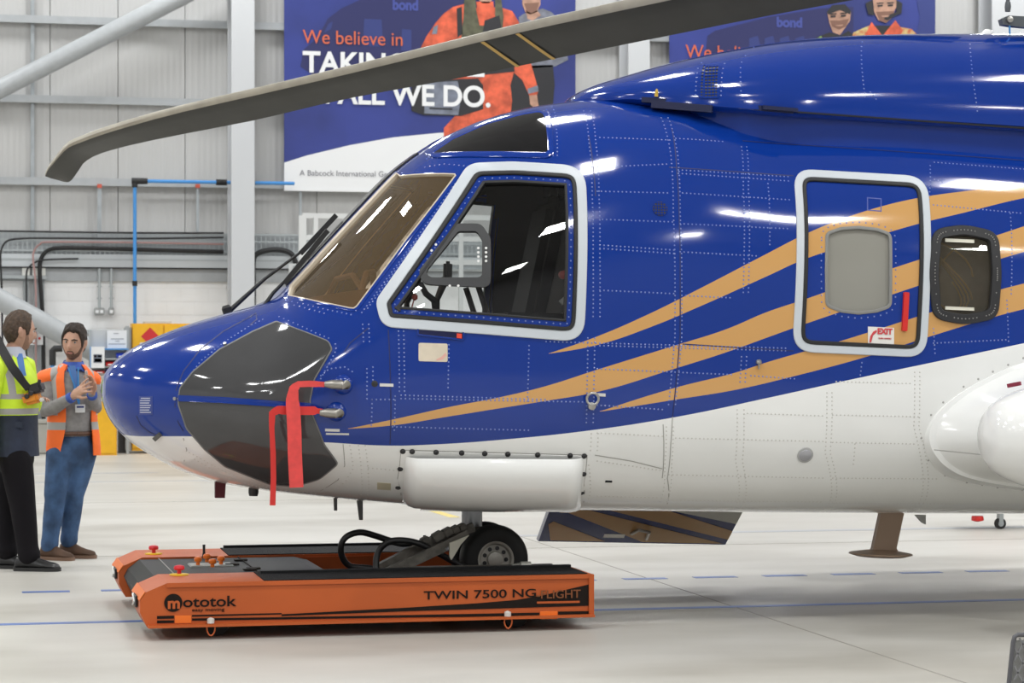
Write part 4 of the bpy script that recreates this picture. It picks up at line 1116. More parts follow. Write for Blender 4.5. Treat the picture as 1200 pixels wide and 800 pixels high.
# ================================================================== the orange tug
NY, NY2, FY, FY2 = 13.5, 14.07, 15.22, 15.8
m_or = mat('tug_orange', (0.46, 0.088, 0.012), .5, noise=.05, nscale=3)
m_or_b = mat('tug_orange_bright', (0.80, 0.17, 0.015), .4)
m_tread = mat('tug_tread', (0.010, 0.010, 0.011), .85, bump=.9, bscale=70, spec=.25)
m_deck = mat('tug_deck_black', (0.009, 0.0095, 0.0105), .55, noise=.12, spec=.25)
m_ink = mat('tug_black_print', (0.010, 0.006, 0.004), .7, spec=.2)
tug = empty('aircraft_tug', (2.3, 14.6, 0)); tag(tug, 'low orange and black battery aircraft tug cradling the nose wheel', 'tug')
TI = Matrix.Translation((-2.3, -14.6, 0))
def T(p): return TI @ p
def tq_(px, py, Y=NY): return T(W(px, py, Y))
xl, zt_t = tq_(164, 700).x, tq_(400, 679).z
side = [tq_(195,683.5), tq_(171,694), tq_(164,704), tq_(164,718), tq_(173,733), tq_(697,724.5), tq_(695,676)]
side = [Vector((p.x, 0, p.z)) for p in side]; xr = side[-1].x
side[0].z = zt_t; side[-1].z = zt_t; side[-2].x = xr; zb_t = (side[4].z + side[5].z) / 2; side[4].z = zb_t; side[5].z = zb_t
def side_box(ya, yb, nm):
    P = [p + Vector((0, ya - 14.6, 0)) for p in side]
    return MB().prism(P, (0, yb - ya, 0)).build(nm, m_or, tug)
nb = side_box(NY, NY2, 'side_beam'); fb = side_box(FY, FY2, 'side_beam')
# centre deck between the beams, sloping nose
xc = tq_(402, 668, 14.5).x
deck = [Vector((side[0].x - .02, 0, zt_t - .012)), Vector((side[1].x + .02, 0, side[1].z - .02)), Vector((side[2].x + .03, 0, side[2].z - .02)), Vector((side[3].x + .05, 0, side[3].z)), Vector((side[4].x + .04, 0, zb_t + .02)), Vector((xc - .25, 0, zb_t + .02)), Vector((xc, 0, zb_t + .08)), Vector((xc - .12, 0, zt_t - .03)), Vector((xc - .2, 0, zt_t - .012))]
dk_ = MB().prism([p + Vector((0, NY2 - 14.6 - .005, 0)) for p in deck], (0, FY - NY2 + .01, 0)).build('deck', m_deck, tug)
MB().box((side[0].x + .10, (NY2 + FY) / 2 - 14.6, zt_t - .008), (.006, FY - NY2, .004)).build('deck_seam', mat('pale_seam', (.30, .29, .27), .5), dk_)
MB().box((xc - .55, (NY2 + FY) / 2 - 14.6, zt_t - .008), (.008, FY - NY2, .006)).build('deck_seam', m_ink, dk_)
MB().box(((xc + xr) / 2, (NY2 + FY) / 2 - 14.6, .085), (xr - xc + .1, FY - NY2, .06)).build('wheel_platform', m_deck, tug)
# black tread covers on the rear two thirds of the beams
for (ya, yb, pn, pf, par) in ((NY, NY2, 310, 297, nb), (FY, FY2, 268, 258, fb)):
    a, b2 = T(W(pn, 681, ya)).x, T(W(pf, 671, yb)).x
    MB().prism([Vector((a, ya + .012 - 14.6, zt_t)), Vector((xr - .03, ya + .012 - 14.6, zt_t)), Vector((xr - .03, yb - .01 - 14.6, zt_t)), Vector((b2, yb - .01 - 14.6, zt_t))], (0, 0, .006)).build('tread_cover', m_tread, par)
    MB().box(((a + xr) / 2, yb - .02 - 14.6 if ya == FY else ya + .42 - 14.6, zt_t + .012), ((xr - a) * .97, .04, .018)).build('tread_ridge', m_deck, par)
# front lamps, bright chamfers
for (ya, yb, par) in ((NY, NY2, nb), (FY, FY2, fb)):
    e = Vector((-.003, 0, .0015))
    MB().prism([side[1] + e + Vector((0, ya - 14.6, 0)), side[2] + e + Vector((0, ya - 14.6, 0)), side[2] + e + Vector((0, yb - 14.6, 0)), side[1] + e + Vector((0, yb - 14.6, 0))], (-.003, 0, .002)).build('front_chamfer', m_or_b, par)
    c = side[2] * .75 + side[3] * .25 + Vector((-.006, ya + .22 - 14.6, 0))
    MB().box(c + Vector((-.004, 0, 0)), (.012, .20, .07), bev=.01).build('head_lamp', m_blk, par)
    MB().tube([c + Vector((-.012, .07, .03)), c + Vector((-.014, -.06, 0)), c + Vector((-.012, .07, -.03))], .006, 8).build('lamp_strip', mat('lamp_white', (.75, .75, .72), .3), par)
# printed side of the near beam
def face(nm, pts, m, dy=-.003, par=nb): return MB().prism([tq_(*p) + Vector((0, dy, 0)) for p in pts], (0, .004, 0)).build(nm, m, par)
face('side_wedge', [(330,719.5),(480,711.5),(560,706.5),(604,702.8),(636,697.5),(662,691),(690,684.5),(690,709.5),(480,715.8),(330,721.5)], m_ink)
face('side_stripe', [(225,724.3),(330,722.8),(480,720.3),(632,717.5),(632,721.5),(480,723.2),(330,725.5),(225,727)], m_ink)
face('side_stripe', [(184,721.5),(204,721),(204,724.5),(184,725)], m_ink); face('side_stripe', [(184,726.8),(204,726.5),(204,729.6),(184,730)], m_ink)
face('side_stripe', [(225,720.3),(330,718),(330,719.6),(225,722.2)], m_ink)
face('side_stripe', [(654,716.3),(690,715.7),(690,720.6),(654,721.2)], m_ink)
face('side_patch', [(205,721),(224,720.8),(224,729.5),(205,729.8)], m_or_b); face('side_patch', [(633,716),(653,715.7),(653,725),(633,725.3)], m_or_b)
MB().box((.5 * (side[4].x + xr), NY - 14.6 - .02, zb_t + .008), (xr - side[4].x, .05, .014)).build('bottom_flange', m_or, nb)
MB().box((xr - .012, NY - 14.6 - .006, (zt_t + zb_t) / 2), (.03, .014, zt_t - zb_t)).box((.5 * (side[0].x + xr), NY - 14.6 - .004, zt_t - .010), (xr - side[0].x, .012, .024)).build('edge_rail', m_or, nb)
lo_ = tq_(203, 706) + Vector((0, -.002, 0))
lg = MB().lathe([(.050, 0), (.050, .004)], lo_, (0, -1, 0), 32).build('logo_disc', m_ink, nb)
XD, ZD = Vector((1, 0, 0)), Vector((0, 0, 1))
place_text(text_mesh('m', .085, .066, bold=.003), m_or, 'logo_letter', lo_ + Vector((-.030, -.005, -.030)), XD, ZD, lg)
place_text(text_mesh('ototok', .082, tq_(277, 705).x - tq_(214.5, 705).x, bold=.0012), m_ink, 'lettering', tq_(214.5, 711) + Vector((0, -.003, 0)), XD, ZD, nb)
place_text(text_mesh('easy moving', .026, tq_(263, 715).x - tq_(225, 715).x), m_ink, 'lettering', tq_(225, 716.2) + Vector((0, -.003, 0)), XD, ZD, nb)['kind'] = 'stuff'
place_text(text_mesh('TWIN 7500 NG', .066, tq_(628, 697).x - tq_(496.5, 697).x, bold=.0006), m_ink, 'lettering', tq_(496.5, 702) + Vector((0, -.003, 0)), XD, ZD, nb)['kind'] = 'stuff'
place_text(text_mesh('-FLIGHT', .066, tq_(680, 697).x - tq_(628.5, 697).x, bold=.0006), mat('print_brown', (.20, .06, .015), .5), 'lettering', tq_(628.5, 701) + Vector((0, -.008, 0)), XD, ZD, nb)
face('small_print', [(629,704.6),(679,703.6),(679,706),(629,707)], m_or, -.006)
for px in (246.5, 594):
    a = tq_(px, 727 if px < 300 else 719) + Vector((0, -.02, 0))
    MB().lathe([(.004, -.02), (.02, -.012), (.02, .012), (.004, .02)], a, (0, 0, 1), 14).build('tie_knob', mat('pale_knob', (.62, .60, .56), .4), nb, smooth=30)
    MB().tube([a + Vector(((.022 + .004 * math.sin(t)) * math.cos(t), -.012, -.045 + .034 * math.sin(t))) for t in np.linspace(-math.pi / 2, 1.5 * math.pi, 24)], .0045, 6).build('tie_hook', m_or, nb, smooth=True)
# controls on the deck
for px, py, Y, par in ((210, 674, NY2 - .02 - .06, nb), (180, 649.5, FY2 - .35, fb)):
    o = T(W(px, py, Y)); o.z = zt_t
    es = MB().lathe([(.055, .0), (.055, .006), (.045, .008)], o, (0, 0, 1), 24).build('stop_button', mat('button_yellow', (.80, .55, .02), .4), par)
    MB().lathe([(.012, .006), (.012, .03), (.028, .03), (.032, .04), (.028, .052), (.012, .057)], o, (0, 0, 1), 20).build('button_cap', mat('button_red', (.65, .015, .03), .35), es, smooth=35)
cpl = T(W(247, 658, 14.7)); cpl.z = zt_t - .010
cp = MB().box(cpl, (.26, .22, .012), bev=.004).build('control_plate', mat('plate_grey', (.30, .32, .30), .4), tug)
for px, py in ((232,658),(242.5,654.5),(249,660.5),(259,657)):
    o = T(FL(px, py, zt_t + .015)); o.z = zt_t
    MB().lathe([(.012, -.004), (.012, .014), (.022, .018), (.024, .034), (.018, .044), (.003, .047)], o, (0, 0, 1), 18).build('control_knob', m_or_b, cp, smooth=35)
o = T(FL(239, 652, zt_t)); o.z = zt_t
MB().tube([o, o + Vector((0, 0, .03)), o + Vector((0, 0, .075))], [.012, .008, .009], 10).build('aerial', m_blk, tug, smooth=30)
for px, py in ((282, 655), (272, 660), (293, 666), (297, 664.5)):
    o = T(FL(px, py, zt_t)); o.z = zt_t - .004; MB().box(o, (.08, .05, .008)).build('deck_hatch', m_ink, dk_)
# castors
for x, y in ((tq_(257, 738).x, NY + .20), (tq_(612, 733).x, NY + .22), (tq_(257, 738).x, FY2 - .25), (tq_(612, 733).x, FY2 - .25)):
    y -= 14.6; r = .075
    MB().cyl((x, y - .06, r), (x, y + .06, r), r, n=24).build('castor', m_tyre, tug, smooth=30)
# clamp that holds the wheel, hoses
m_mech = mat('greasy_metal', (.11, .10, .085), .5, noise=.35, nscale=18, metal=.2)
YM = 14.20
def mp(px, py, Y=YM): return T(W(px, py, Y))
ca = MB().bar(mp(446, 668), mp(513, 634), .07, .085).bar(mp(452, 672, YM - .12), mp(520, 640, YM - .12), .05, .06).build('clamp_arm', m_mech, tug)
MB().bar(mp(490, 643), mp(555, 617), .05, .05).bar(mp(505, 646, YM - .10), mp(548, 624, YM - .10), .03, .04).build('clamp_ram', m_mech, ca)
mb = MB()
for px, py, s in ((498, 633, .04), (513, 628, .05), (524, 623, .045), (533, 620, .04), (541, 617, .035), (516, 638, .04), (530, 631, .035)):
    mb.box(mp(px, py, YM - .03), (s * 1.3, .09, s), Matrix.Rotation(-.5, 3, 'Y'), bev=.006)
mb.build('clamp_block', m_mech, ca)
MB().tube([mp(497.5, 636), mp(497.5, 627)], .009, 8).build('clamp_pin', m_blk, ca)
MB().prism([mp(527, 636, 14.06), mp(550, 627, 14.06), mp(540, 638, 14.06), (mp(533, 650, 14.06)), (mp(529, 656, 14.06)), (mp(527, 652, 14.06))], (0, .02, 0)).build('clamp_plate', mat('cream_metal', (.58, .55, .46), .4), ca)
MB().box(mp(560, 668, 14.05), (.9, .04, .06)).build('clamp_rail', m_mech, ca)
MB().bar(mp(600, 664, 14.02), mp(617, 661.5, 14.02), .05, .03).lathe([(.02, -.03), (.02, .03)], mp(616, 661.5, 14.0), (1, 0, 0), 10).build('clamp_bolt', m_rim, ca)
def hose(pts, Y, r=.022):
    P = [mp(px, py, Y + .03 * math.sin(i)) for i, (px, py) in enumerate(pts)]; out = []
    n = len(P)
    for i in range(n - 1):
        p0_, p1_, p2_, p3_ = P[max(i - 1, 0)], P[i], P[i + 1], P[min(i + 2, n - 1)]
        for k in range(6):
            t = k / 6; out.append(.5 * ((2 * p1_) + (p2_ - p0_) * t + (2 * p0_ - 5 * p1_ + 4 * p2_ - p3_) * t * t + (3 * p1_ - p0_ - 3 * p2_ + p3_) * t ** 3))
    return MB().tube(out + [P[-1]], r, 10).build('hydraulic_hose', mat('hose_rubber', (.008, .008, .009), .45), tug, smooth=True)
hose([(446,667),(428,665),(410,663),(401,652),(400,638),(407,628),(422,623.5),(438,627),(456,633),(470,637),(484,636)], 14.3, .019)
hose([(441,670),(441,655),(446,642),(458,634),(474,633),(492,637),(512,647),(530,657),(548,666),(560,669)], 14.12, .019)
MB().box((xc - .02, FY - 14.6 - .006, zt_t - .09), (.75, .012, .15)).build('inner_cheek', m_or, fb)
# ================================================================== banners on the far wall
m_ban = mat('banner_blue', (0.024, 0.038, 0.21), .55, noise=.22, nscale=.7)
m_banw = mat('print_white', (.78, .79, .80), .55); m_bant = mat('print_orange_text', (.62, .13, .06), .55)
m_nv = mat('print_navy', (.018, .021, .105), .55); m_nv2 = mat('print_mid_blue', (.026, .040, .18), .55); m_nv3 = mat('print_faint_letter', (.05, .07, .30), .55)
m_pors = mat('print_orange_suit', (.60, .10, .045), .55, noise=.3, nscale=6); m_polive = mat('print_olive', (.085, .085, .05), .55, noise=.35, nscale=8)
m_pskin = mat('print_skin', (.42, .24, .17), .55, noise=.2, nscale=9); m_pgrey = mat('print_grey_shirt', (.16, .17, .21), .55, noise=.2, nscale=9)
m_pdark = mat('print_dark', (.018, .018, .022), .55); m_pcase = mat('print_case', (.16, .18, .23), .55, noise=.25, nscale=7); m_phv = mat('print_hi_vis', (.55, .50, .22), .55, col2=(.45, .10, .04), nscale=12)
BY = YW - .24
class Banner:
    def __init__(s, name, corners, label):
        s.o = empty(name, W(corners[0][0], corners[2][1], BY)); tag(s.o, label, 'banner'); s.l = s.o.location.copy(); s.k = 0
        a, b = W(corners[0][0], 100, BY).x, W(corners[1][0], 100, BY).x; z0 = W(corners[2][0], corners[2][1], BY).z
        s.x0, s.x1, s.z0 = a, b, z0; s.z1 = 9.6
        MB().box(((a + b) / 2, BY + .01, (z0 + s.z1) / 2), (b - a, .016, s.z1 - z0)).build('banner_sheet', m_ban, s.o, loc=None).location = -s.l
        MB().box(((a + b) / 2, BY + .01, z0), (b - a, .04, .04)).build('hem_bar', m_banw, s.o).location = -s.l
    def art(s, name, pts, m, lift=1):
        P = [W(px, py, BY) for px, py in pts]
        P = [Vector((min(max(p.x, s.x0), s.x1), BY - .002 * lift, min(max(p.z, s.z0), s.z1))) for p in P]
        q = MB().prism(P, (0, .001, 0)).build(name, m, s.o); q.location = -s.l; return q
    def text(s, body, px, py, pw, ph, m, bold=0.0, lift=8, name='lettering'):
        a, b = W(px, py, BY), W(px + pw, py, BY); h = ph * (a.y * CF.y + a.x * CF.x) / FPX
        q = place_text(text_mesh(body, h / .70, b.x - a.x, bold=bold, extrude=.001), m, name, Vector((a.x, BY - .002 * lift, a.z)), (1, 0, 0), (0, 0, 1), s.o); q.location = -s.l; q['kind'] = 'stuff'; return q
b1 = Banner('wall_banner', [(333, 0), (674.5, 0), (332, 222)], 'large blue banner behind the rotor blade, showing an orange-suited airman')
b1.art('printed_helicopter', [(352,78),(356,58),(372,44),(384,22),(400,10),(430,-4),(440,-40),(560,-40),(560,84),(470,90),(420,92),(370,90)], m_nv, 1)
b1.art('printed_helicopter_door', [(427,22),(447,23),(449,55),(425,54)], m_nv2, 2); b1.art('printed_helicopter_window', [(471,34),(482,35),(482,60),(470,59)], m_nv2, 2); b1.art('printed_windscreen', [(385,28),(390,25),(388,34),(380,38)], m_nv2, 2)
b1.text('bond', 460, 11, 30, 12, m_nv3, .01, 3)
b1.art('printed_swoosh', [(330,190.5),(360,182),(410,170),(460,161),(510,156),(560,152.5),(620,150),(690,149),(690,235),(330,226)], m_banw, 2)
b1.art('printed_second_shirt', [(608,20),(614,16),(636,10),(646,14),(654,22),(660,50),(666,70),(650,78),(620,80),(608,70)], m_pgrey, 2)
b1.art('printed_second_trousers', [(597,78),(648,76),(650,100),(648,122),(640,131),(598,132)], m_pdark, 2)
b1.art('printed_second_face', [(612,-14),(634,-14),(633,6),(629,14),(622,17),(616,15),(612,5)], m_pskin, 3); b1.art('printed_second_neck', [(616,12),(629,12),(634,18),(624,24),(618,22)], m_pskin, 3)
b1.art('printed_second_beard', [(614,4),(632,3),(629,12),(623,16),(617,13)], mat('print_beard', (.20, .10, .07), .55), 4)
b1.art('printed_suit', [(493,56),(500,42),(511,26),(520,16),(531,8),(547,4),(560,10),(585,8),(600,13),(607,24),(612,40),(622,74),(631,106),(629,112),(620,112),(612,94),(602,85),(598,100),(600,118),(598,136),(570,150),(545,170),(540,185),(520,185),(520,150),(548,120),(546,100),(530,95),(512,70)], m_pors, 4)
b1.art('printed_sleeve_patch', [(508,32),(513,29),(512,40),(506,40)], m_pcase, 5); b1.art('printed_cuff', [(618,104),(630,100),(631,107),(619,110)], m_pcase, 5)
b1.art('printed_strap', [(535,10),(541,8),(542,40),(536,44)], m_pdark, 5)
b1.art('printed_vest', [(545,-20),(556,-20),(558,12),(562,30),(572,30),(580,22),(580,-10),(586,-10),(590,20),(588,42),(560,60),(540,48),(543,20)], m_polive, 5)
b1.art('printed_harness', [(568,24),(585,18),(588,36),(575,48),(565,40)], m_pdark, 6); b1.art('printed_belt', [(545,78),(602,74),(603,84),(546,90)], m_pdark, 5)
b1.art('printed_face', [(557,-20),(580,-20),(578,-2),(573,4),(565,4),(559,-2)], m_pskin, 6); b1.art('printed_collar', [(558,2),(578,2),(579,14),(570,20),(560,16)], m_pors, 6)
b1.art('printed_hand', [(620,112),(629,111),(631,124),(626,127),(621,122)], m_pskin, 5)
b1.art('printed_case', [(482,98),(497,94),(560,92),(566,100),(566,128),(540,136),(496,135),(482,130)], m_pdark, 6); b1.art('printed_case_panel', [(498,97),(536,95),(540,112),(537,135),(497,133)], m_pcase, 7)
b1.art('printed_case_dots', [(503,126),(530,127),(530,129),(503,128)], m_pdark, 8)
b1.text('We believe in', 354.5, 50.5, 117, 16, m_bant, 0)
b1.text('TAKING CARE', 354.5, 84, 213, 24, m_banw, .012)
b1.text('IN ALL WE DO.', 355, 120, 219.5, 24, m_banw, .012)
b1.text('A Babcock International Group company', 351, 205.5, 152, 6.5, mat('print_grey_text', (.22, .22, .25), .55), 0, 5)
b2_ = Banner('wall_banner', [(784.5, 0), (1096, 0), (786, 190)], 'blue banner above the engine cowl, showing two bearded men and a headset')
b2_.art('printed_helicopter', [(826,70),(829,42),(838,36),(900,20),(960,10),(1000,8),(1000,80),(820,84)], m_nv, 1)
b2_.art('printed_sweep', [(1062,-60),(1100,-60),(1100,60),(1070,60),(1078,20)], m_nv2, 2); b2_.text('bond', 910, 31, 30, 11, m_nv3, .01, 3)
for k in range(4): b2_.art('printed_helicopter_window', [(878 + k * 18, 45), (888 + k * 18, 42), (892 + k * 18, 58), (878 + k * 18, 60)], m_nv2, 2)
b2_.text('We believe in', 803, 68, 112, 16, m_bant, 0)
b2_.art('printed_dark_shirt', [(950,60),(956,44),(972,38),(985,42),(994,36),(1004,44),(1006,70),(950,70)], m_pdark, 3); b2_.art('printed_green_trim', [(953,48),(962,42),(966,50),(956,56)], mat('print_green', (.18, .30, .08), .55), 4)
b2_.art('printed_face', [(969,14),(983,9),(997,13),(996,24),(990,33),(984,41),(976,38),(972,28)], m_pskin, 5); b2_.art('printed_beard', [(972,24),(984,24),(995,22),(991,31),(983,35),(975,31)], mat('print_beard', (.20, .10, .07), .55), 6); b2_.art('printed_hair', [(969,14),(975,6),(990,5),(997,13),(996,17),(984,12),(970,17)], m_pdark, 6)
b2_.art('printed_hi_vis', [(992,62),(1000,38),(1018,30),(1028,36),(1045,30),(1068,34),(1078,44),(1080,66)], m_phv, 4); b2_.art('printed_orange_collar', [(1012,44),(1021,26),(1034,42),(1049,24),(1058,36),(1052,46)], m_pors, 6)
b2_.art('printed_black_top', [(1024,30),(1048,30),(1044,50),(1028,50)], m_pdark, 5); b2_.art('printed_face', [(1022,-6),(1050,-6),(1050,8),(1045,20),(1038,27),(1029,24),(1024,14)], m_pskin, 7)
b2_.art('printed_beard', [(1026,14),(1048,13),(1044,22),(1038,27),(1030,24)], mat('print_beard', (.20, .10, .07), .55), 8); b2_.art('printed_headset', [(1014,4),(1022,0),(1024,18),(1017,17)], m_pdark, 8); b2_.art('printed_headset', [(1050,0),(1057,4),(1056,16),(1050,18)], m_pdark, 8); b2_.art('printed_microphone', [(1036,19),(1052,14),(1053,16),(1040,24),(1036,23)], m_pdark, 9)

for x, y in ((976, 18.5), (988, 17.8), (1031, 6), (1043, 5.6)):
    b2_.art('printed_eye', [(x - 3, y), (x + 3, y - .4), (x + 3, y + 1.6), (x - 3, y + 2)], m_pdark, 9); b2_.art('printed_brow', [(x - 4, y - 2.6), (x + 4, y - 3), (x + 4, y - 1.6), (x - 4, y - 1.2)], m_pdark, 9)
b2_.art('printed_mouth', [(978,29.5),(988,29),(986,30.8),(980,31)], m_pskin, 9); b2_.art('printed_mouth', [(1032,18.5),(1042,18),(1040,20),(1034,20.2)], m_pskin, 10)
# ================================================================== services on the far wall
WY = YW - .16
m_galv = mat('bright_galvanised', (.40, .43, .44), .4, metal=.3); m_cable = mat('cable_black', (.012, .012, .013), .6); m_pink = mat('cable_pink', (.36, .22, .21), .6); m_bluep = mat('air_pipe_blue', (.055, .26, .62), .4)
m_tray = mat('tray_back', (.36, .385, .40), .5)
def wp(px, py, Y=WY): return W(px, py, Y)
def hz(px0, px1, py_at130, Y=WY):             # level line along the wall
    z = W(130, py_at130, Y).z; return Vector((W(px0, 300, Y).x, Y, z)), Vector((W(px1, 300, Y).x, Y, z))
tray = empty('cable_tray', wp(130, 300)); tag(tray, 'long wire basket cable tray fixed along the far wall', 'cable tray')
def under(o, root): o.parent = root; o.location = o.location - root.location; return o
a, b = hz(-60, 1180, 286, YW - .02); c, _ = hz(0, 1, 273); d, _ = hz(0, 1, 298)
under(MB().box(((a.x + b.x) / 2, YW - .03, (c.z + d.z) / 2), (b.x - a.x, .03, c.z - d.z)).build('tray_back', m_tray), tray)
mb = MB()
for y in (273, 281.5, 294):
    p, q = hz(-60, 1180, y); mb.bar(p, q, .02, .026)
x = a.x
for k in range(210):
    xx = a.x + k * .075; mb.box((xx, WY + .01, (c.z + d.z) / 2), (.016, .012, c.z - d.z))
o = under(mb.build('basket_wire', m_galv), tray); o['kind'] = 'stuff'
p, q = hz(-60, 1180, 305.5); 
tk = MB().box(((p.x + q.x) / 2, YW - .11, p.z), (q.x - p.x, .10, .20)).build('trunking', mat('trunking_grey', (.50, .53, .55), .4)); tag(tk, 'grey steel trunking running under the cable tray', 'trunking')
p2_, q2_ = hz(-60, 1180, 313.5); tr = MB().box(((p.x + q.x) / 2, YW - .11, p2_.z), (q.x - p.x, .09, .025)).build('underside_shade', m_cable, tk)  # black strip paints the dark, shaded underside of the trunking
p, q = hz(-60, 1180, 304); MB().box(((p.x + q.x) / 2, YW - .165, p.z), (q.x - p.x, .006, .02)).build('cover_seam', m_galv, tk)
def cable(nm, pts, r, m, label, Y=WY - .04):
    P = [wp(px, py, Y) for px, py in pts]; out = []; n = len(P)
    for i in range(n - 1):
        p0_, p1_, p2_, p3_ = P[max(i - 1, 0)], P[i], P[i + 1], P[min(i + 2, n - 1)]
        for k in range(5):
            t = k / 5; out.append(.5 * ((2 * p1_) + (p2_ - p0_) * t + (2 * p0_ - 5 * p1_ + 4 * p2_ - p3_) * t * t + (3 * p1_ - p0_ - 3 * p2_ + p3_) * t ** 3))
    o = MB().tube(out + [P[-1]], r, 8).build(nm, m, smooth=True); tag(o, label, 'cable', 'cables along the tray'); return o
cable('power_cable', [(262,295),(190,293),(120,291),(72,290.5),(57,293),(49,301),(46.5,315),(48,340),(50,372),(51,430),(51,526)], .032, m_cable, 'thickest black cable bending down from the tray behind the two men')
cable('power_cable', [(262,278),(150,279.5),(60,279),(25,279.5),(9,282),(2,291),(0.5,305),(2,340),(3,430),(3,526)], .016, m_cable, 'thin black cable bending down from the tray at the extreme left edge', WY - .16)
cable('red_cable', [(262,286),(150,284),(60,283.5),(47,286),(40,294),(39,306),(42,340),(42,430),(42,526)], .016, m_pink, 'thin pinkish red cable bending down from the tray', WY - .11)
cable('power_cable', [(92,303),(60,304),(44,306),(34,313),(31,322),(31,360),(31,526)], .014, m_cable, 'short thin black cable dropping into the narrow vertical trunking', WY - .08)
cable('power_cable', [(262,272.8),(150,272.5),(0,270.5),(-40,270)], .013, m_cable, 'black cable lying straight along the top of the tray')
for x0, x1, lab in ((27.5, 33.5, 'narrow vertical steel trunking left of the ladder tray'), (39.5, 52, 'wide vertical mesh tray carrying the thick cables down')):
    a, b = wp(x0, 316), wp(x1, 316); z0 = .05
    t = MB().box(((a.x + b.x) / 2, YW - .07, (a.z + z0) / 2), (b.x - a.x, .08, a.z - z0)).build('vertical_tray', m_tray); tag(t, lab, 'cable tray')
    MB().box(((a.x + b.x) / 2, YW - .125, a.z - .02), (b.x - a.x + .04, .03, .14)).build('tray_cap', mat('cap_white', (.72, .72, .68), .5), t)
bk = MB().bar(wp(-10, 324), wp(54, 325), .06, .05).build('strut_channel', m_galv); tag(bk, 'horizontal strut channel holding the vertical trays', 'bracket')
def conduit(px, y0, y1, w, lab):
    a, b = wp(px, y0, WY + .02), wp(px, y1, WY + .02); b.x = a.x
    o = MB().cyl(a, b, .022, n=10).build('conduit', m_galv, smooth=True); tag(o, lab, 'conduit')
    bx = MB().box((b.x, WY + .06, b.z - .05), (w, .10, .12), bev=.012).build('socket_box', mat('socket_metal', (.34, .35, .35), .45), o)
    for k in range(2 if w > .12 else 1): MB().box((b.x + (k - .5 * (w > .12)) * w * .45, WY + .005, b.z - .055), (.05, .012, .05), bev=.006).build('socket_face', m_banw, bx)
    for zz in (.25, .55): MB().box((b.x, WY + .03, b.z + (a.z - b.z) * zz), (.075, .03, .02)).build('clip', m_galv, o)
    return o
conduit(116.5, 314.6, 361, .16, 'left conduit with double socket on the white block wall'); conduit(130.5, 314.6, 361, .09, 'right conduit with single socket on the white block wall')
for px, lab in ((116.5, 'steel hanger rod left of the blue pipe'), (231.5, 'steel hanger rod right of the blue pipe'), (352, 'steel hanger rod below the large banner')):
    a, b = wp(px, 218), wp(px, 286 if px < 200 else 273); b.x = a.x
    o = MB().box((a + b) / 2, (.055 if px < 200 else .035, .04, a.z - b.z)).build('hanger_rod', m_steel_d) if 0 else MB().box((a + b) / 2, (.06 if px < 200 else .04, .04, a.z - b.z)).build('hanger_rod', m_steel_d)
    tag(o, lab, 'hanger'); MB().box(a + Vector((0, -.02, 0)), (.07, .05, .06)).build('rod_clip', mat('clip_red', (.55, .10, .06), .5), o)
PY = YW - .45
pz_ = wp(158, 212, PY).z; xv = wp(158, 300, PY).x
pp = MB().tube([(xv, PY, .06), (xv, PY, pz_)], .028, 12).tube([(xv, PY, pz_), (wp(270, 212, PY).x, PY, pz_)], .028, 12).tube([(wp(299, 212, PY).x, PY, pz_), (wp(345, 212, PY).x, PY, pz_)], .028, 12).build('air_pipe', m_bluep, smooth=30); tag(pp, 'blue compressed air pipe dropping down the white wall', 'pipe')
MB().tube([(xv - .05, PY, pz_), (xv + .14, PY, pz_)], .05, 12).tube([(xv, PY, pz_ - .10), (xv, PY, pz_ + .02)], .045, 12).build('pipe_elbow', m_cable, pp, smooth=30)
for px in (169, 257, 262): MB().tube([(wp(px, 212, PY).x - .05, PY, pz_), (wp(px, 212, PY).x + .05, PY, pz_)], .048, 12).build('pipe_collar', m_cable, pp, smooth=30)
MB().tube([(xv, PY, wp(158, 332, PY).z - .04), (xv, PY, wp(158, 332, PY).z + .04)], .04, 10).build('pipe_collar', m_cable, pp, smooth=30)
hb = cable('hose_loop', [(297,372),(297,330),(297,305),(302,297),(315,293),(330,293),(341,297),(346,306),(349,316)], .042, m_cable, 'thick black hose arching beside the column, left of the windshield', WY - .08); del hb['group']
cable('wire_stay', [(180,273),(262,228)], .008, m_galv, 'thin steel stay wire slanting across the cladding left of the column').pop('group') if 0 else None
# white access platform behind the cockpit
plat = empty('access_platform', FL(470, 545)); PLY = plat.location.y; m_pl = mat('platform_white', (.62, .63, .63), .45)
tag(plat, 'white tubular access platform standing far behind the windshield', 'platform')
def pw(px, py): return W(px, py, PLY) - plat.location
x0_, x1_ = pw(354.5, 300).x, pw(640, 300).x; ztop = pw(354.5, 252.5).z; zmid = pw(354.5, 278).z; zdk = pw(354.5, 306).z
for px in (354.5, 370, 448, 540, 640):
    xx = pw(px, 300).x; t = px in (354.5, 640)
    MB().box((xx, 0, ztop / 2 if px != 370 else (ztop + zmid) / 2), (.10 if t else .06, .06, ztop if px != 370 else ztop - zmid)).build('post', m_pl, plat)
for z in (ztop, zmid, zdk): MB().box(((x0_ + x1_) / 2, 0, z), (x1_ - x0_, .045, .07)).build('rail', m_pl, plat)
MB().box(((x0_ + x1_) / 2, .5, zdk - .06), (x1_ - x0_, 1.0, .06)).build('platform_deck', m_steel_d, plat)
for px in (354.5, 640): MB().box((pw(px, 300).x, 1.0, zdk / 2), (.10, .06, zdk)).build('post', m_pl, plat)
for z in (1.0, 1.9): MB().box(((x0_ + x1_) / 2, 0, z), (x1_ - x0_, .045, .06)).build('rail', m_pl, plat)

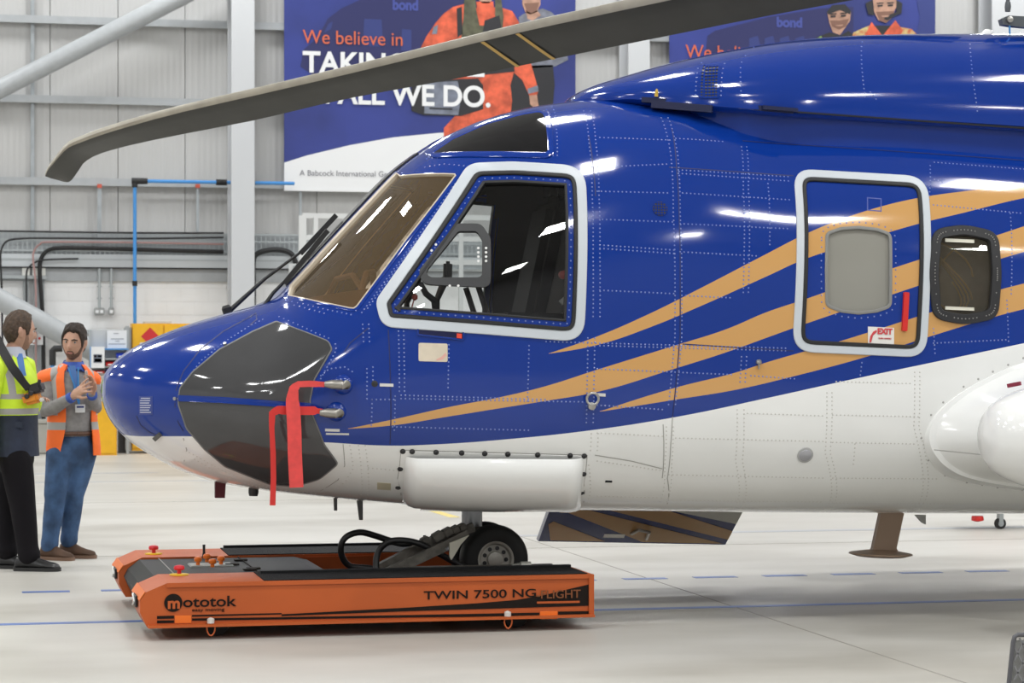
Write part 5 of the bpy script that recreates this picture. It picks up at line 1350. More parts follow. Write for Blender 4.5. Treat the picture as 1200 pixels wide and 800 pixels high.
# ================================================================== cabinets, stores rack, notice boards
m_cyel = mat('cabinet_yellow', (.80, .43, .012), .4, noise=.04); m_haz = mat('hazard_red', (.55, .02, .025), .5); m_board = mat('board_white', (.74, .75, .76), .5)
CY = 38.0
cab = empty('storage_cabinet', (W(192, 500, CY).x, CY + .22, 0)); tag(cab, 'tall yellow two-door flammables cabinet with red diamonds behind the nose', 'cabinet')
def cw_(px, py): return W(px, py, CY) - Vector((W(192, 500, CY).x, CY + .22, 0))
xa, xm, xb, zt = cw_(155, 400).x, cw_(192, 400).x, cw_(229, 400).x, cw_(190, 379).z
MB().box(((xa + xb) / 2, .03, zt / 2 + .02), (xb - xa, .46, zt - .04)).build('body', m_cyel, cab)
for l, r_ in ((xa, xm), (xm, xb)):
    d = MB().box(((l + r_) / 2, -.215, zt / 2 + .03), (r_ - l - .015, .03, zt - .10), bev=.006).build('door', m_cyel, cab)
    c = (l + r_) / 2 + .03; zz = cw_(192, 394).z; s = .14
    MB().prism([(c - s, -.232, zz), (c, -.232, zz - s), (c + s, -.232, zz), (c, -.232, zz + s)], (0, -.004, 0)).build('hazard_diamond', m_haz, d)
    MB().box((c, -.233, cw_(192, 404.5).z), (.31, .004, .085)).build('label_plate', m_board, d)
    mbt = MB()
    for k in range(2): mbt.box((c, -.236, cw_(192, 404.5).z + .018 - k * .034), (.25, .002, .012))
    mbt.build('label_text', m_pcase, d)['kind'] = 'stuff'
    MB().box((r_ - .05 if l == xa else l + .05, -.24, zt * .5), (.02, .03, .18)).build('handle', m_cable, d)
tp = MB().box(((xa + xb) / 2 - .08, .05, zt + .02), (.42, .3, .03)).build('paper_stack', mat('paper_grey', (.52, .53, .54), .6)); tp.location = cab.location; tag(tp, 'flat grey stack lying on top of the tall yellow cabinet', 'papers')
gb = MB().box((W(150.8, 400, CY).x, CY + .25, 1.0), (.09, .40, 1.9)).box((W(149, 384, CY).x, CY + .02, W(149, 385, CY).z), (.06, .05, .08)).build('side_locker', mat('locker_grey', (.36, .38, .39), .5)); tag(gb, 'narrow grey steel locker beside the tall yellow cabinet', 'locker')
lx0, lx1 = W(112, 500, 37.4).x, W(137, 500, 37.4).x; lz = W(120, 470, 37.4).z
lc = empty('storage_cabinet', ((lx0 + lx1) / 2, 37.6, 0)); tag(lc, 'low yellow cabinet behind the man in the orange vest', 'cabinet')
MB().box((0, 0, lz / 2), (lx1 - lx0, .4, lz)).build('body', m_cyel, lc); MB().box((0, -.21, lz / 2), (lx1 - lx0 - .03, .02, lz - .06), bev=.004).build('door', m_cyel, lc)
dk2 = MB().box((W(143.5, 500, 38.2).x, 38.25, .3), (.12, .25, .6)).build('dark_gap_block', mat('gap_dark', (.03, .03, .032), .6)); tag(dk2, 'dark block added to imitate the shaded gap between the two yellow cabinets', 'bin')  # solid block added where there is only a dark gap
# stores rack with bins
RY = 37.7
rack = empty('storage_rack', (W(128, 500, RY).x, RY, 0)); tag(rack, 'grey storage rack with small coloured bins behind the nose', 'rack')
rx0, rx1 = W(106, 500, RY).x - rack.location.x, W(150, 500, RY).x - rack.location.x
RZ = lambda y: W(128, y, RY).z
for xx in (rx0, rx1): MB().box((xx, .1, RZ(386) / 2), (.04, .05, RZ(386))).build('upright', m_galv, rack)
MB().box(((rx0 + rx1) / 2, .13, (RZ(386) + RZ(440)) / 2), (rx1 - rx0, .02, RZ(386) - RZ(440))).build('back_panel', mat('rack_panel', (.52, .53, .53), .5), rack)
for y in (409, 420.5, 429.5, 438): MB().box(((rx0 + rx1) / 2, .0, RZ(y)), (rx1 - rx0, .24, .02)).build('shelf', m_bluep if y == 409 else m_galv, rack)
m_bb, m_br = mat('bin_blue', (.015, .04, .42), .35), mat('bin_red', (.50, .02, .02), .35)
for (x0_, x1_, y0_, y1_, m, lab) in ((136.5,149,411,420,m_bb,'upper blue small parts bin on the rack'),(124,136,421,429,m_br,'left red small parts bin on the rack'),(137,149,421,429,m_br,'right red small parts bin, under a blue one'),(124.5,137,430,437.5,m_bb,'lower blue small parts bin on the rack'),(111,122,431.5,437.5,m_br,'red small parts bin on the rack nearest the white poster')):
    a, b = W(x0_, y0_, RY - .1), W(x1_, y1_, RY - .1)
    zb_ = {420: RZ(420.5), 429: RZ(429.5), 437.5: RZ(438)}[y1_] + .011
    bn = empty('parts_bin', ((a.x + b.x) / 2, RY - .02, zb_)); tag(bn, lab, 'bin', 'parts bins on the rack'); h = a.z - b.z - .035; w = b.x - a.x
    MB().prism([(-w / 2, -.12, 0), (-w / 2, .05, 0), (-w / 2, .05, h), (-w / 2, -.02, h), (-w / 2, -.14, h * .55)], (w, 0, 0)).build('tub', m, bn)
    MB().box((0, -.138, h * .32), (w * .6, .008, h * .28)).build('bin_label', m_board, bn)
def board(nm, x0_, x1_, y0_, y1_, Y, lab, lines, par_m=m_board):
    a, b = W(x0_, y0_, Y), W(x1_, y1_, Y); o = MB().box(((a.x + b.x) / 2, Y, (a.z + b.z) / 2), (b.x - a.x, .015, a.z - b.z)).build(nm, par_m); tag(o, lab, 'sign')
    for (u0, u1, v0, v1, m) in lines:
        p, q = W(u0, v0, Y), W(u1, v1, Y); MB().box(((p.x + q.x) / 2, Y - .009, (p.z + q.z) / 2), (q.x - p.x, .003, p.z - q.z)).build('printed_block', m, o)
    return o
m_tx = mat('sign_text_grey', (.40, .41, .43), .5)
board('notice_board', 125.5, 148.5, 387, 408, RY + .05, 'white notice board with lines of small grey text on the rack', [(133,139,390,391.3,m_tx),(130,145,396.3,397.8,m_tx),(135,140,399,400.3,m_tx),(127,147,402.3,403.6,m_tx)])
board('poster', 105.5, 122.5, 406, 431, RY - .15, 'white poster with a small coloured picture on the rack', [(105.6,106.6,406,431,m_bluep),(109.5,119.5,415,425,m_pcase),(110.5,113,416,418.5,m_pors),(114.5,118.8,416,418.5,m_nv3),(110.5,118.8,420,424,m_nv3)])
board('wall_sign', 34, 50.5, 385.5, 404, YW - .25, 'small white sign with a red dot behind the man in yellow', [(44.8,47.6,395,397.6,m_haz),(46,47.5,387.5,388.3,m_tx)])
vp = MB().tube([W(61.5, 428, 37.6), W(61.5, 410.5, 37.6), W(63.5, 408.5, 37.6), W(73, 408.3, 37.6)], .05, 10).build('standpipe', m_cable, smooth=True); tag(vp, 'black bent standpipe between the two men', 'pipe')
MB().tube([Vector((W(61.5, 428, 37.6).x, 37.6, 0)), W(61.5, 428, 37.6)], .035, 10).build('pipe_leg', m_bluep, vp, smooth=True)
wl_ = MB().box((W(92, 383, YW).x, YW - .06, W(92, 389, YW).z), (.9, .08, .07)).build('wall_rail', m_galv); tag(wl_, 'short grey rail on the block wall behind the bearded man', 'rail')
bxs = MB().box((W(45, 510, 38.2).x, 38.3, .24), (.30, .4, .46), bev=.01).box((W(45, 510, 38.2).x, 38.3, .50), (.34, .44, .05)).build('waste_bin', mat('bin_beige', (.42, .41, .37), .6)); tag(bxs, 'beige bin on the floor by the wall between the two men', 'bin')
# trolley glimpsed under the belly, mesh guard at the lower right
ty_ = empty('wheeled_trolley', FL(1172, 619.5)); tag(ty_, 'red wheeled trolley glimpsed far behind, under the belly', 'trolley'); TY_ = ty_.location.copy()
def tl2(px, py): return W(px, py, TY_.y) - TY_
MB().box((-.02, .12, .30), (.5, .3, .18), bev=.02).lathe([(.02, -.03), (.055, -.02), (.055, 0), (.05, .02)], tl2(1145.5, 607), (0, 0, 1), 14).build('body', m_red, ty_)
c = tl2(1172, 613); r = c.z
MB().cyl((0, -.02, r), (0, .02, r), r, n=16).build('castor_wheel', m_cable, ty_, smooth=30); MB().cyl((0, -.024, r), (0, -.018, r), r * .55, n=14).build('castor_hub', m_galv, ty_); MB().box((0, 0, .12), (.04, .06, .16)).build('castor_fork', m_galv, ty_)
MB().box((.0, .14, .20), (.75, .40, .03)).build('trolley_deck', m_galv, ty_)
g0 = FL(1183, 812); GY = g0.y
gd = empty('mesh_guard', (g0.x, g0.y, 0)); tag(gd, 'grey wire mesh guard cut off by the lower right corner', 'guard')
def gp_(px, py): return W(px, py, GY) - g0
m_grd = mat('guard_grey', (.24, .24, .25), .5); tl3 = gp_(1188.5, 745); bl3 = gp_(1181, 812); bl3.z = 0.0; rx = bl3.x + .62
MB().tube([bl3, gp_(1187.3, 752), gp_(1189, 746), gp_(1192.5, 743.6), Vector((rx - .06, 0, gp_(1192.5, 743.6).z)), Vector((rx, 0, tl3.z - .04)), Vector((rx, 0, 0))], .011, 10).build('guard_frame', mat('guard_frame_dark', (.09, .09, .10), .4), gd, smooth=True)
mb = MB(); ht = tl3.z - .01; n_ = 15
for k in range(-12, 26):
    for s in (1, -1):
        xa_, xb_ = bl3.x + k * .05, bl3.x + k * .05 + s * ht * .55
        p, q = Vector((xa_, 0, .005)), Vector((xb_, 0, ht)); d = q - p
        def xl(t): return (p + d * t)
        lo_t, hi_t = 0, 1; xmin, xmax = gp_(1188.6, 760).x, rx
        ts = sorted([(xmin - p.x) / d.x, (xmax - p.x) / d.x]); lo_t, hi_t = max(0, ts[0]), min(1, ts[1])
        if hi_t - lo_t > .03: mb.bar(xl(lo_t), xl(hi_t), .007, .007, up=Vector((0, 1, 0)))
mb.build('wire_mesh', m_grd, gd)['kind'] = 'stuff'
MB().prism([Vector((bl3.x + .012, .02, .0)), gp_(1188.6, 752) + Vector((0, .02, 0)), Vector((gp_(1192, 746).x, .02, ht - .012)), Vector((rx - .01, .02, ht - .012)), Vector((rx - .01, .02, 0))], (0, .006, 0)).build('guard_panel', mat('guard_panel', (.30, .30, .29), .6), gd)
# ================================================================== the two people
m_skin = mat('skin', (.50, .285, .20), .5, noise=.06, nscale=20); m_hair = mat('hair_brown', (.030, .019, .013), .7, noise=.35, nscale=40, bump=.8, bscale=70); m_hair2 = mat('hair_mid_brown', (.060, .036, .021), .7, noise=.35, nscale=40, bump=.8, bscale=70)
m_beard = mat('beard_stubble', (.13, .070, .048), .7, noise=.3, nscale=120); m_vest = mat('vest_orange', (.95, .16, .02), .6, noise=.05, bump=.9, bscale=11); m_refl = mat('reflective_tape', (.36, .35, .34), .4)
m_jump = mat('jumper_grey', (.25, .24, .24), .9, noise=.10, nscale=30, bump=1.0, bscale=13); m_shirt = mat('shirt_blue', (.045, .10, .40), .8); m_jean = mat('denim', (.045, .095, .20), .85, noise=.40, nscale=7, bump=1.0, bscale=12)
m_shoe = mat('suede_brown', (.085, .045, .026), .8, noise=.2); m_sole = mat('shoe_sole', (.20, .12, .08), .7); m_hiv = mat('jacket_yellow', (.62, .85, .03), .6, noise=.08, nscale=7, bump=1.0, bscale=10); m_navy = mat('jacket_navy', (.020, .028, .052), .75, noise=.2, nscale=9, bump=1.0, bscale=10)
m_trou = mat('trousers_black', (.008, .007, .009), .9, spec=.2, bump=1.0, bscale=9); m_boot = mat('boot_black', (.012, .012, .013), .35)
def chain(mb, pts, radii, sq=None, n=14):
    """tapered limb with rounded ends; radii are (across, depth) pairs or numbers; sq: across direction"""
    pts = [Vector(p) for p in pts]; rr = [(r, r) if isinstance(r, (int, float)) else r for r in radii]
    d0 = (pts[0] - pts[1]).normalized(); d1 = (pts[-1] - pts[-2]).normalized(); P, R = [], []
    for k in (1, 2): a = k * math.pi / 6; P.append(pts[0] + d0 * min(rr[0]) * math.cos(a)); R.append((rr[0][0] * math.sin(a), rr[0][1] * math.sin(a)))
    P += pts; R += rr
    for k in (2, 1): a = k * math.pi / 6; P.append(pts[-1] + d1 * min(rr[-1]) * math.cos(a)); R.append((rr[-1][0] * math.sin(a), rr[-1][1] * math.sin(a)))
    u = Vector(sq) if sq is not None else None; rings = []
    for i, p in enumerate(P):
        t = (P[min(i + 1, len(P) - 1)] - P[max(i - 1, 0)]).normalized()
        if u is None: u = t.cross(Vector((0, 1, 0))); u = u if u.length > .1 else t.cross(Vector((1, 0, 0)))
        u = (u - t * u.dot(t)).normalized(); w = t.cross(u)
        rings.append([p + u * math.cos(2 * math.pi * k / n) * R[i][0] + w * math.sin(2 * math.pi * k / n) * R[i][1] for k in range(n)])
    return mb.loft(rings)
def fuse(mb, name, m, parent, voxel=.012, smooth=4):
    o = mb.build(name, m, parent, smooth='all')
    b = bmesh.new(); b.from_mesh(o.data); bmesh.ops.recalc_face_normals(b, faces=b.faces[:]); b.to_mesh(o.data); b.free()
    r = o.modifiers.new('r', 'REMESH'); r.mode = 'VOXEL'; r.voxel_size = voxel; r.use_smooth_shade = True
    if smooth: s = o.modifiers.new('s', 'SMOOTH'); s.factor = .5; s.iterations = smooth
    dg = bpy.context.evaluated_depsgraph_get(); dg.update()
    me = bpy.data.meshes.new_from_object(o.evaluated_get(dg)); o.modifiers.clear(); old = o.data; o.data = me; bpy.data.meshes.remove(old)
    me.materials.clear(); me.materials.append(m); me.polygons.foreach_set('use_smooth', [True] * len(me.polygons))
    return o
class Head:
    def __init__(s, c, face, up=(0, 0, 1), k=1.0):
        s.c = Vector(c); f = Vector(face).normalized(); u = Vector(up).normalized(); s.r = u.cross(f).normalized(); s.f = f; s.u = f.cross(s.r).normalized(); s.r = -s.r; s.k = k
    def pt(s, th, ph, g=0.0):                   # th: azimuth from the face, ph: elevation
        x, y, z = math.sin(th) * math.cos(ph), math.cos(th) * math.cos(ph), math.sin(ph)
        X, Y, Z = x * .076, y * .098, z * .125
        if Z < 0:
            q = (-Z / .125); X *= 1 - .30 * q ** 1.6; Y = Y * (1 - .10 * q) if Y > 0 else Y * (1 - .35 * q)
        if Y > 0:
            G = lambda cx, cz, sx, sz: math.exp(-((X - cx) / sx) ** 2 - ((Z - cz) / sz) ** 2)
            Y += .022 * G(0, -.028, .012, .016) + .012 * G(0, -.008, .009, .022) + .005 * (G(.03, .022, .022, .008) + G(-.03, .022, .022, .008))
            Y += -.010 * (G(.031, .006, .014, .010) + G(-.031, .006, .014, .010)) + .006 * G(0, -.062, .022, .008) - .004 * G(0, -.075, .02, .005) + .010 * G(0, -.102, .022, .014)
        L_ = Vector((X, Y, Z)); L_ = L_ + L_.normalized() * g
        return s.c + (s.r * L_.x + s.f * L_.y + s.u * L_.z) * s.k
    def at(s, x, y, z): return s.c + (s.r * x + s.f * y + s.u * z) * s.k
    def mesh(s, mb, n=44, m=36, g=0.0):
        rows = [[s.pt(2 * math.pi * j / n, math.pi * (i / m - .5) * .985, g) for j in range(n)] for i in range(m + 1)]
        mb.loft(rows)
        for sd in (-1, 1):                      # ears
            chain(mb, [s.at(sd * .074, -.004, -.030), s.at(sd * .083, -.012, .0), s.at(sd * .080, -.014, .026)], [(.008, .012), (.009, .018), (.007, .014)], sq=s.r, n=10)
    def shell(s, mb, test, g0, g1, n=150, m=110):  # a cap of the head skin: hair, beard
        idx = {}; vs = []; fs = []
        def vid(i, j):
            j %= n
            if (i, j) not in idx: idx[(i, j)] = len(vs); vs.append((2 * math.pi * j / n, math.pi * (i / m - .5) * .99))
            return idx[(i, j)]
        for i in range(m):
            for j in range(n):
                th, ph = 2 * math.pi * (j + .5) / n, math.pi * ((i + .5) / m - .5)
                if th > math.pi: th -= 2 * math.pi
                if test(th, ph): fs.append((vid(i, j), vid(i, j + 1), vid(i + 1, j + 1), vid(i + 1, j)))
        cnt = {}
        for f in fs:
            for a, b in zip(f, f[1:] + f[:1]): cnt[(a, b)] = cnt.get((a, b), 0) + 1
        edge = set(); bd = [(a, b) for (a, b) in cnt if (b, a) not in cnt]
        for a, b in bd: edge |= {a, b}
        N = len(vs); rnd = random.Random(3)
        out = [s.pt(t, p, (g0 if i in edge else g1(t, p) if callable(g1) else g1 * (1 + .10 * math.sin(t * 9 + p * 5)))) for i, (t, p) in enumerate(vs)]; inn = [s.pt(t, p, -.004) for t, p in vs]
        F = fs + [tuple(i + N for i in f[::-1]) for f in fs] + [(b, a, a + N, b + N) for a, b in bd]
        mb.add(out + inn, F); return mb
    def features(s, body, brow, look=(0, 0)):
        for sd in (-1, 1):
            e = s.at(sd * .031, .083, .007)
            o = MB().lathe([(.0005, .0075), (.006, .006), (.0088, .002), (.009, -.002), (.005, -.008)], e, s.f, 14).build('eye', mat('eye_white', (.62, .58, .55), .3), body, smooth='all')
            MB().lathe([(.0055, .0), (.0055, .004), (.002, .005)], e + s.f * .0052 * s.k + s.r * look[0] + s.u * look[1], s.f, 12).build('iris', mat('iris_dark', (.02, .012, .008), .2), o)
            mbb = MB(); chain(mbb, [s.at(sd * .014, .098, .021), s.at(sd * .031, .099, .027), s.at(sd * .050, .086, .022)], [.0042, .0052, .003], n=8); mbb.build('eyebrow', brow, body, smooth='all')
        mbb = MB(); chain(mbb, [s.at(-.022, .096, -.067), s.at(0, .103, -.066), s.at(.022, .096, -.067)], [.003, .0055, .003], n=8); mbb.build('mouth', mat('lips', (.38, .15, .12), .5), body, smooth='all')
def hand(mb, wrist, palm, d, up, k=1.0, curl=.35, spread=.16, thumb=1):
    """palm box and five separate fingers; d: pointing direction, up: back of the hand"""
    wrist, palm = Vector(wrist), Vector(palm); d = Vector(d).normalized(); up = Vector(up); up = (up - d * up.dot(d)).normalized(); s = d.cross(up).normalized()
    chain(mb, [wrist, palm - d * .02 * k, palm + d * .028 * k], [(.026 * k, .020 * k), (.036 * k, .016 * k), (.040 * k, .014 * k)], sq=s, n=12)
    for i, (off, ln) in enumerate(((-.030, .070), (-.010, .080), (.010, .075), (.029, .060))):
        b = palm + d * .034 * k + s * off * k; dirn = (d + s * (i - 1.5) * spread).normalized(); pts = [b]; c = curl * (.6 + .2 * i); dd = dirn
        for j, f in enumerate((.44, .32, .24)):
            dd = (dd - up * c * (.5 + .5 * j)).normalized(); pts.append(pts[-1] + dd * ln * f * k)
        chain(mb, pts, [.0095 * k, .009 * k, .008 * k, .0065 * k], n=8)
    b = palm - d * .015 * k - s * thumb * .032 * k
    dd = (d * .7 - s * thumb * .7 - up * .2).normalized(); chain(mb, [b, b + dd * .036 * k, b + (dd + d * .35).normalized() * .066 * k], [.013 * k, .011 * k, .008 * k], n=8)
def shoe(name, heel, toe, w, h, m, ms, parent, laces=None, ankle=.05):
    heel, toe = Vector(heel), Vector(toe); d = toe - heel; Ln = d.length; d.normalize(); s = d.cross(Vector((0, 0, 1))).normalized(); rows = []
    prof = [(-.02, .40, .5), (.03, .78, .86), (.14, .86, 1.0), (.28, .86, 1.0), (.42, .84, .92), (.58, .92, .70), (.74, 1.0, .55), (.88, .90, .47), (.97, .62, .38), (1.0, .30, .24)]
    for t, wf, hf in prof:
        c = heel + d * Ln * t; row = []
        for k in range(16):
            a = 2 * math.pi * k / 16; row.append(c + s * w / 2 * wf * math.cos(a) * (1 if math.sin(a) < .3 else .82) + Vector((0, 0, .028 + max(-.012, h * hf * (.5 + .5 * math.sin(a)) - .02))))
        rows.append(row)
    o = MB().loft(rows).build(name, m, parent, smooth=50); rows = []
    for t, wf, hf in prof:
        c = heel + d * (Ln * t + (t - .5) * .012); rows.append([c + s * (w / 2 + .004) * wf + Vector((0, 0, zz)) for zz in (.0, .026)] + [c - s * (w / 2 + .004) * wf + Vector((0, 0, zz)) for zz in (.026, .0)])
    MB().loft(rows).build('sole', ms, o, smooth=50)
    if laces:
        mb = MB()
        for t in (.36, .44, .52):
            c = heel + d * Ln * t + Vector((0, 0, .028 + h * (1.0 - (t - .3) * 1.35) - .02)); mb.tube([c - s * w * .22 - Vector((0, 0, .008)), c + Vector((0, 0, .003)), c + s * w * .22 - Vector((0, 0, .008))], .004, 6)
        mb.build('laces', laces, o)['kind'] = 'stuff'
    return o
def ell(c, r, f, a, b, ts, lift=0): return [c + f * (b + lift) * math.cos(t) + r * (a + lift) * math.sin(t) for t in ts]

# ---- bearded man in the orange vest
PD = FL(80, 655); sc = FPX / (PD.dot(CF))
man = empty('person', (PD.x, PD.y, 0), -TH); tag(man, 'bearded man in orange hi-vis vest, grey jumper and jeans, gesturing with both hands', 'person')
def q(px, py, y=0.0): return Vector(((px - 80) / sc, y, (655 - py) / sc))
fd = Vector((.42, -.90, 0)).normalized(); rd = Vector((.90, .42, 0)).normalized()
hd = Head(q(87, 401.5), (-.14, -.98, -.04), (.06, 0, 1), 1.12)
mb = MB(); hd.mesh(mb)
chain(mb, [q(85, 436, .03), q(86, 424, .02), q(87.5, 411, .01)], [.068, .060, .058])
chain(mb, [q(84, 440, .02), q(84, 470, .02), q(85, 505, .0), q(84, 525, .0)], [(.15, .09), (.15, .10), (.13, .09), (.14, .10)], sq=rd)
sR, eR, wR = q(56, 444, -.06), q(58.5, 482, -.13), q(90, 465, -.24)
sL, eL, wL = q(104, 446, .10), q(111, 479, .02), q(111.5, 462, -.14)
chain(mb, [q(72, 440, -.02), sR, sR.lerp(eR, .5), eR, eR.lerp(wR, .5), wR], [.05, .05, .045, .036, .033, .024])
chain(mb, [q(98, 442, .06), sL, sL.lerp(eL, .5), eL, eL.lerp(wL, .5), wL], [.05, .05, .045, .036, .033, .024])
hR, kR, aR = q(72, 530, -.04), q(66.5, 585, -.07), q(59.5, 636, -.05)
hL, kL, aL = q(95, 530, .07), q(84.5, 585, .05), q(78, 632, .10)
for h, k, a in ((hR, kR, aR), (hL, kL, aL)): chain(mb, [h, h.lerp(k, .5), k, k.lerp(a, .4), a, Vector((a.x, a.y, .05))], [.085, .075, .055, .056, .038, .036])
hand(mb, wR + Vector((.005, 0, .002)), q(98.5, 458.5, -.26), (.80, -.20, .52), (-.35, -.75, .30), 1.12, .18, .24, thumb=-1)
hand(mb, wL, q(113, 452.5, -.16), (-.18, -.25, .95), (.6, .5, .1), 1.05, .5, .10, thumb=1)
body = fuse(mb, 'body', m_skin, man, .0060, 2)
hd.features(body, m_hair, look=(-.0035, 0))
def hairline(pts): return lambda t: float(np.interp(abs(t), [a for a, _ in pts], [b for _, b in pts]))
h1 = hairline([(0, .66), (.5, .62), (.80, .48), (.98, .20), (1.10, -.18), (1.28, -.22), (1.36, .16), (1.75, .10), (1.86, -.30), (2.2, -.52), (3.15, -.60)])
hd.shell(MB(), lambda t, p: p > h1(t) + .03 * math.sin(t * 7), .003, lambda t, p: (.006 + .016 * max(0, min(1, (p + .1) / .9)) - .010 * max(0, min(1, (p - 1.0) / .5))) * (1 + .12 * math.sin(t * 11 + p * 7) + .10 * math.sin(t * 5 - p * 13))).build('hair', m_hair, man, smooth='all')
b1 = hairline([(0, -.42), (.30, -.44), (.55, -.66), (.85, -.52), (1.10, -.15), (1.3, -.12)])
hd.shell(MB(), lambda t, p: abs(t) < 1.28 and p < b1(t) and p > -1.15 and not (abs(t) < .26 and -.62 < p < -.50), .0004, .0035).build('beard', m_beard, man, smooth='all')
mb = MB()                                       # jumper
chain(mb, [q(85, 432, .03), q(84, 440, .02), q(83.5, 455, .01), q(84.5, 485, .0), q(85, 503, .0), q(85, 510, .0)], [(.10, .075), (.165, .105), (.178, .128), (.168, .130), (.152, .120), (.145, .112)], sq=rd)
chain(mb, [q(74, 440, -.02), sR, sR.lerp(eR, .5), eR, eR.lerp(wR, .35), eR.lerp(wR, .93)], [.075, .074, .064, .058, .054, .040])
chain(mb, [q(98, 442, .06), sL, sL.lerp(eL, .5), eL, eL.lerp(wL, .35), eL.lerp(wL, .95)], [.072, .070, .062, .055, .050, .040])
fuse(mb, 'jumper', m_jump, man, .012, 3)
for e, w in ((eR, wR), (eL, wL)): mb = MB(); d = (w - e).normalized(); mb.tube([w - d * .022, w - d * .004, w + d * .012], [.040, .041, .039], 16).build('shirt_cuff', m_shirt, man, smooth=True)
mb = MB(); rows = []                            # shirt collar, placket and lanyard
for t in np.linspace(-2.75, 2.75, 26):
    c = q(85.5, 427, .02); gap = 0; b = c + fd * .074 * math.cos(t + math.pi) * -1 + rd * .076 * math.sin(t)
    o_ = (b - c).normalized(); rows.append([b + Vector((0, 0, -.055 + .02 * (abs(t) < .5))) + o_ * .03, b + Vector((0, 0, .025 + .012 * math.cos(t + math.pi))), b + Vector((0, 0, .02)) - o_ * .008, b + Vector((0, 0, -.05)) - o_ * .004])
mb.loft(rows).build('shirt_collar', m_shirt, man, smooth=50)
def on_chest(px, py, out=.0):
    z = (655 - py) / sc; c = q(84, py, .01); x = (px - 80) / sc
    # march along depth on the chest ellipse
    best = None
    for t in np.linspace(-1.35, 1.35, 200):
        p = c + fd * (.132 + out) * math.cos(t) + rd * (.180 + out) * math.sin(t)
        if best is None or abs(p.x - x) < abs(best.x - x): best = p
    return best
def chest_strip(name, pts, w, m, out, parent=man):
    P = [on_chest(px, py, out) for px, py in pts]; rows = []
    for p in P: rows.append([p - rd * w / 2, p + rd * w / 2, p + rd * w / 2 + fd * .004, p - rd * w / 2 + fd * .004])
    return MB().loft(rows).build(name, m, parent, smooth=40)
chest_strip('shirt_placket', [(88,428),(90,438),(92,450),(93,460)], .045, mat('shirt_light_blue', (.10, .22, .52), .8), .006)
chest_strip('lanyard', [(84,430),(87,440),(91,452),(94,468),(96,474)], .012, m_bluep, .016); chest_strip('lanyard', [(95,430),(95,442),(95,455),(96,474)], .012, m_bluep, .016)
bp_ = on_chest(97.5, 478, .03)
bdg = MB().box(bp_, (.075, .006, .062), Matrix((rd, -fd, Vector((0, 0, 1)))).transposed()).build('identity_badge', m_board, man)
MB().box(bp_ + fd * .005 + Vector((0, 0, .012)), (.055, .003, .014), Matrix((rd, -fd, Vector((0, 0, 1)))).transposed()).build('badge_print', mat('print_mid_blue', (.026, .040, .18), .55), bdg)
# vest: an open shell round the chest
VR = [(533,.205,.165,86.5),(524,.206,.168,86),(510,.200,.165,85.5),(503,.196,.162,85),(494,.193,.160,84.5),(486,.192,.158,84.5),(470,.195,.152,84),(456,.198,.146,84),(446,.196,.138,83.5),(440,.186,.128,83.5),(435,.165,.115,84),(430,.130,.10,84.5),(427,.105,.088,85)]
rows, mi = [], []
NT = 44
for i, (py, a, b, cx) in enumerate(VR):
    op = float(np.interp(py, [427, 440, 470, 500, 533], [.62, .50, .46, .50, .80])); op2 = float(np.interp(py, [427, 440, 470, 500, 533], [.50, .62, .70, .66, .62]))
    ts = [op2 + (2 * math.pi - op - op2) * k / NT for k in range(NT + 1)]
    c = q(cx, py, .015); lift = (.010 * math.sin(k * .55) for k in range(NT + 1)) if py > 500 else (0 for _ in range(NT + 1))
    L_ = [c + fd * (b + l) * math.cos(t) + rd * (a + l) * math.sin(t) + Vector((0, 0, 0)) for t, l in zip(ts, lift)]
    cc = [c + fd * (b - .010) * math.cos(t) + rd * (a - .010) * math.sin(t) for t in ts]
    rows.append(L_ + cc[::-1])
mb = MB(); mb.loft(rows); n_ = 2 * (NT + 1)
bands = {3, 4}
for fi in range((len(rows) - 1) * n_):
    i, j = divmod(fi, n_); k = j if j <= NT else n_ - 1 - j
    t = k / NT
    if i in (3,) or (i >= 5 and (.055 < t < .135 or .845 < t < .925)): mb.m[fi] = 1
vest = mb.build('hi_vis_vest', [m_vest, m_refl], man, smooth=60)
for a_, o_ in ((sR, -1), (sL, 1)):               # shoulder yokes over the jumper sleeve tops
    mb = MB(); chain(mb, [q(85, 430, .02).lerp(a_, .30) + Vector((0, 0, .022)), a_.lerp(q(85, 432, .02), .35) + Vector((0, 0, .018)), a_ + Vector((o_ * .012, 0, .006))], [(.075, .040), (.088, .052), (.090, .068)], sq=fd)
    vs_ = fuse(mb, 'vest_shoulder', m_vest, man, .012, 2); vs_.data.materials.append(m_refl); cM = q(85, 430, .02).lerp(a_, .62)
    for pl in vs_.data.polygons:
        if abs((pl.center - cM).dot(Vector((o_, 0, -.15)))) < .028: pl.material_index = 1
mb = MB()                                       # jeans
chain(mb, [q(85, 507, .0), q(84.5, 518, .01), q(84, 532, .015)], [(.142, .112), (.155, .120), (.158, .122)], sq=rd)
for h, k, a in ((hR, kR, aR), (hL, kL, aL)):
    chain(mb, [h, h.lerp(k, .45), k + Vector((.0, -.012, .03)), k, k.lerp(a, .45), k.lerp(a, .85), a + Vector((0, 0, -.01))], [.112, .100, .084, .080, .076, .066, .070])
fuse(mb, 'jeans', m_jean, man, .013, 3)
mb = MB(); c = q(85, 507.5, 0); mb.tube(ell(c, rd, fd, .150, .120, np.linspace(0, 2 * math.pi, 32)), .016, 8).build('belt', mat('belt_brown', (.10, .045, .025), .5), man, smooth=True)
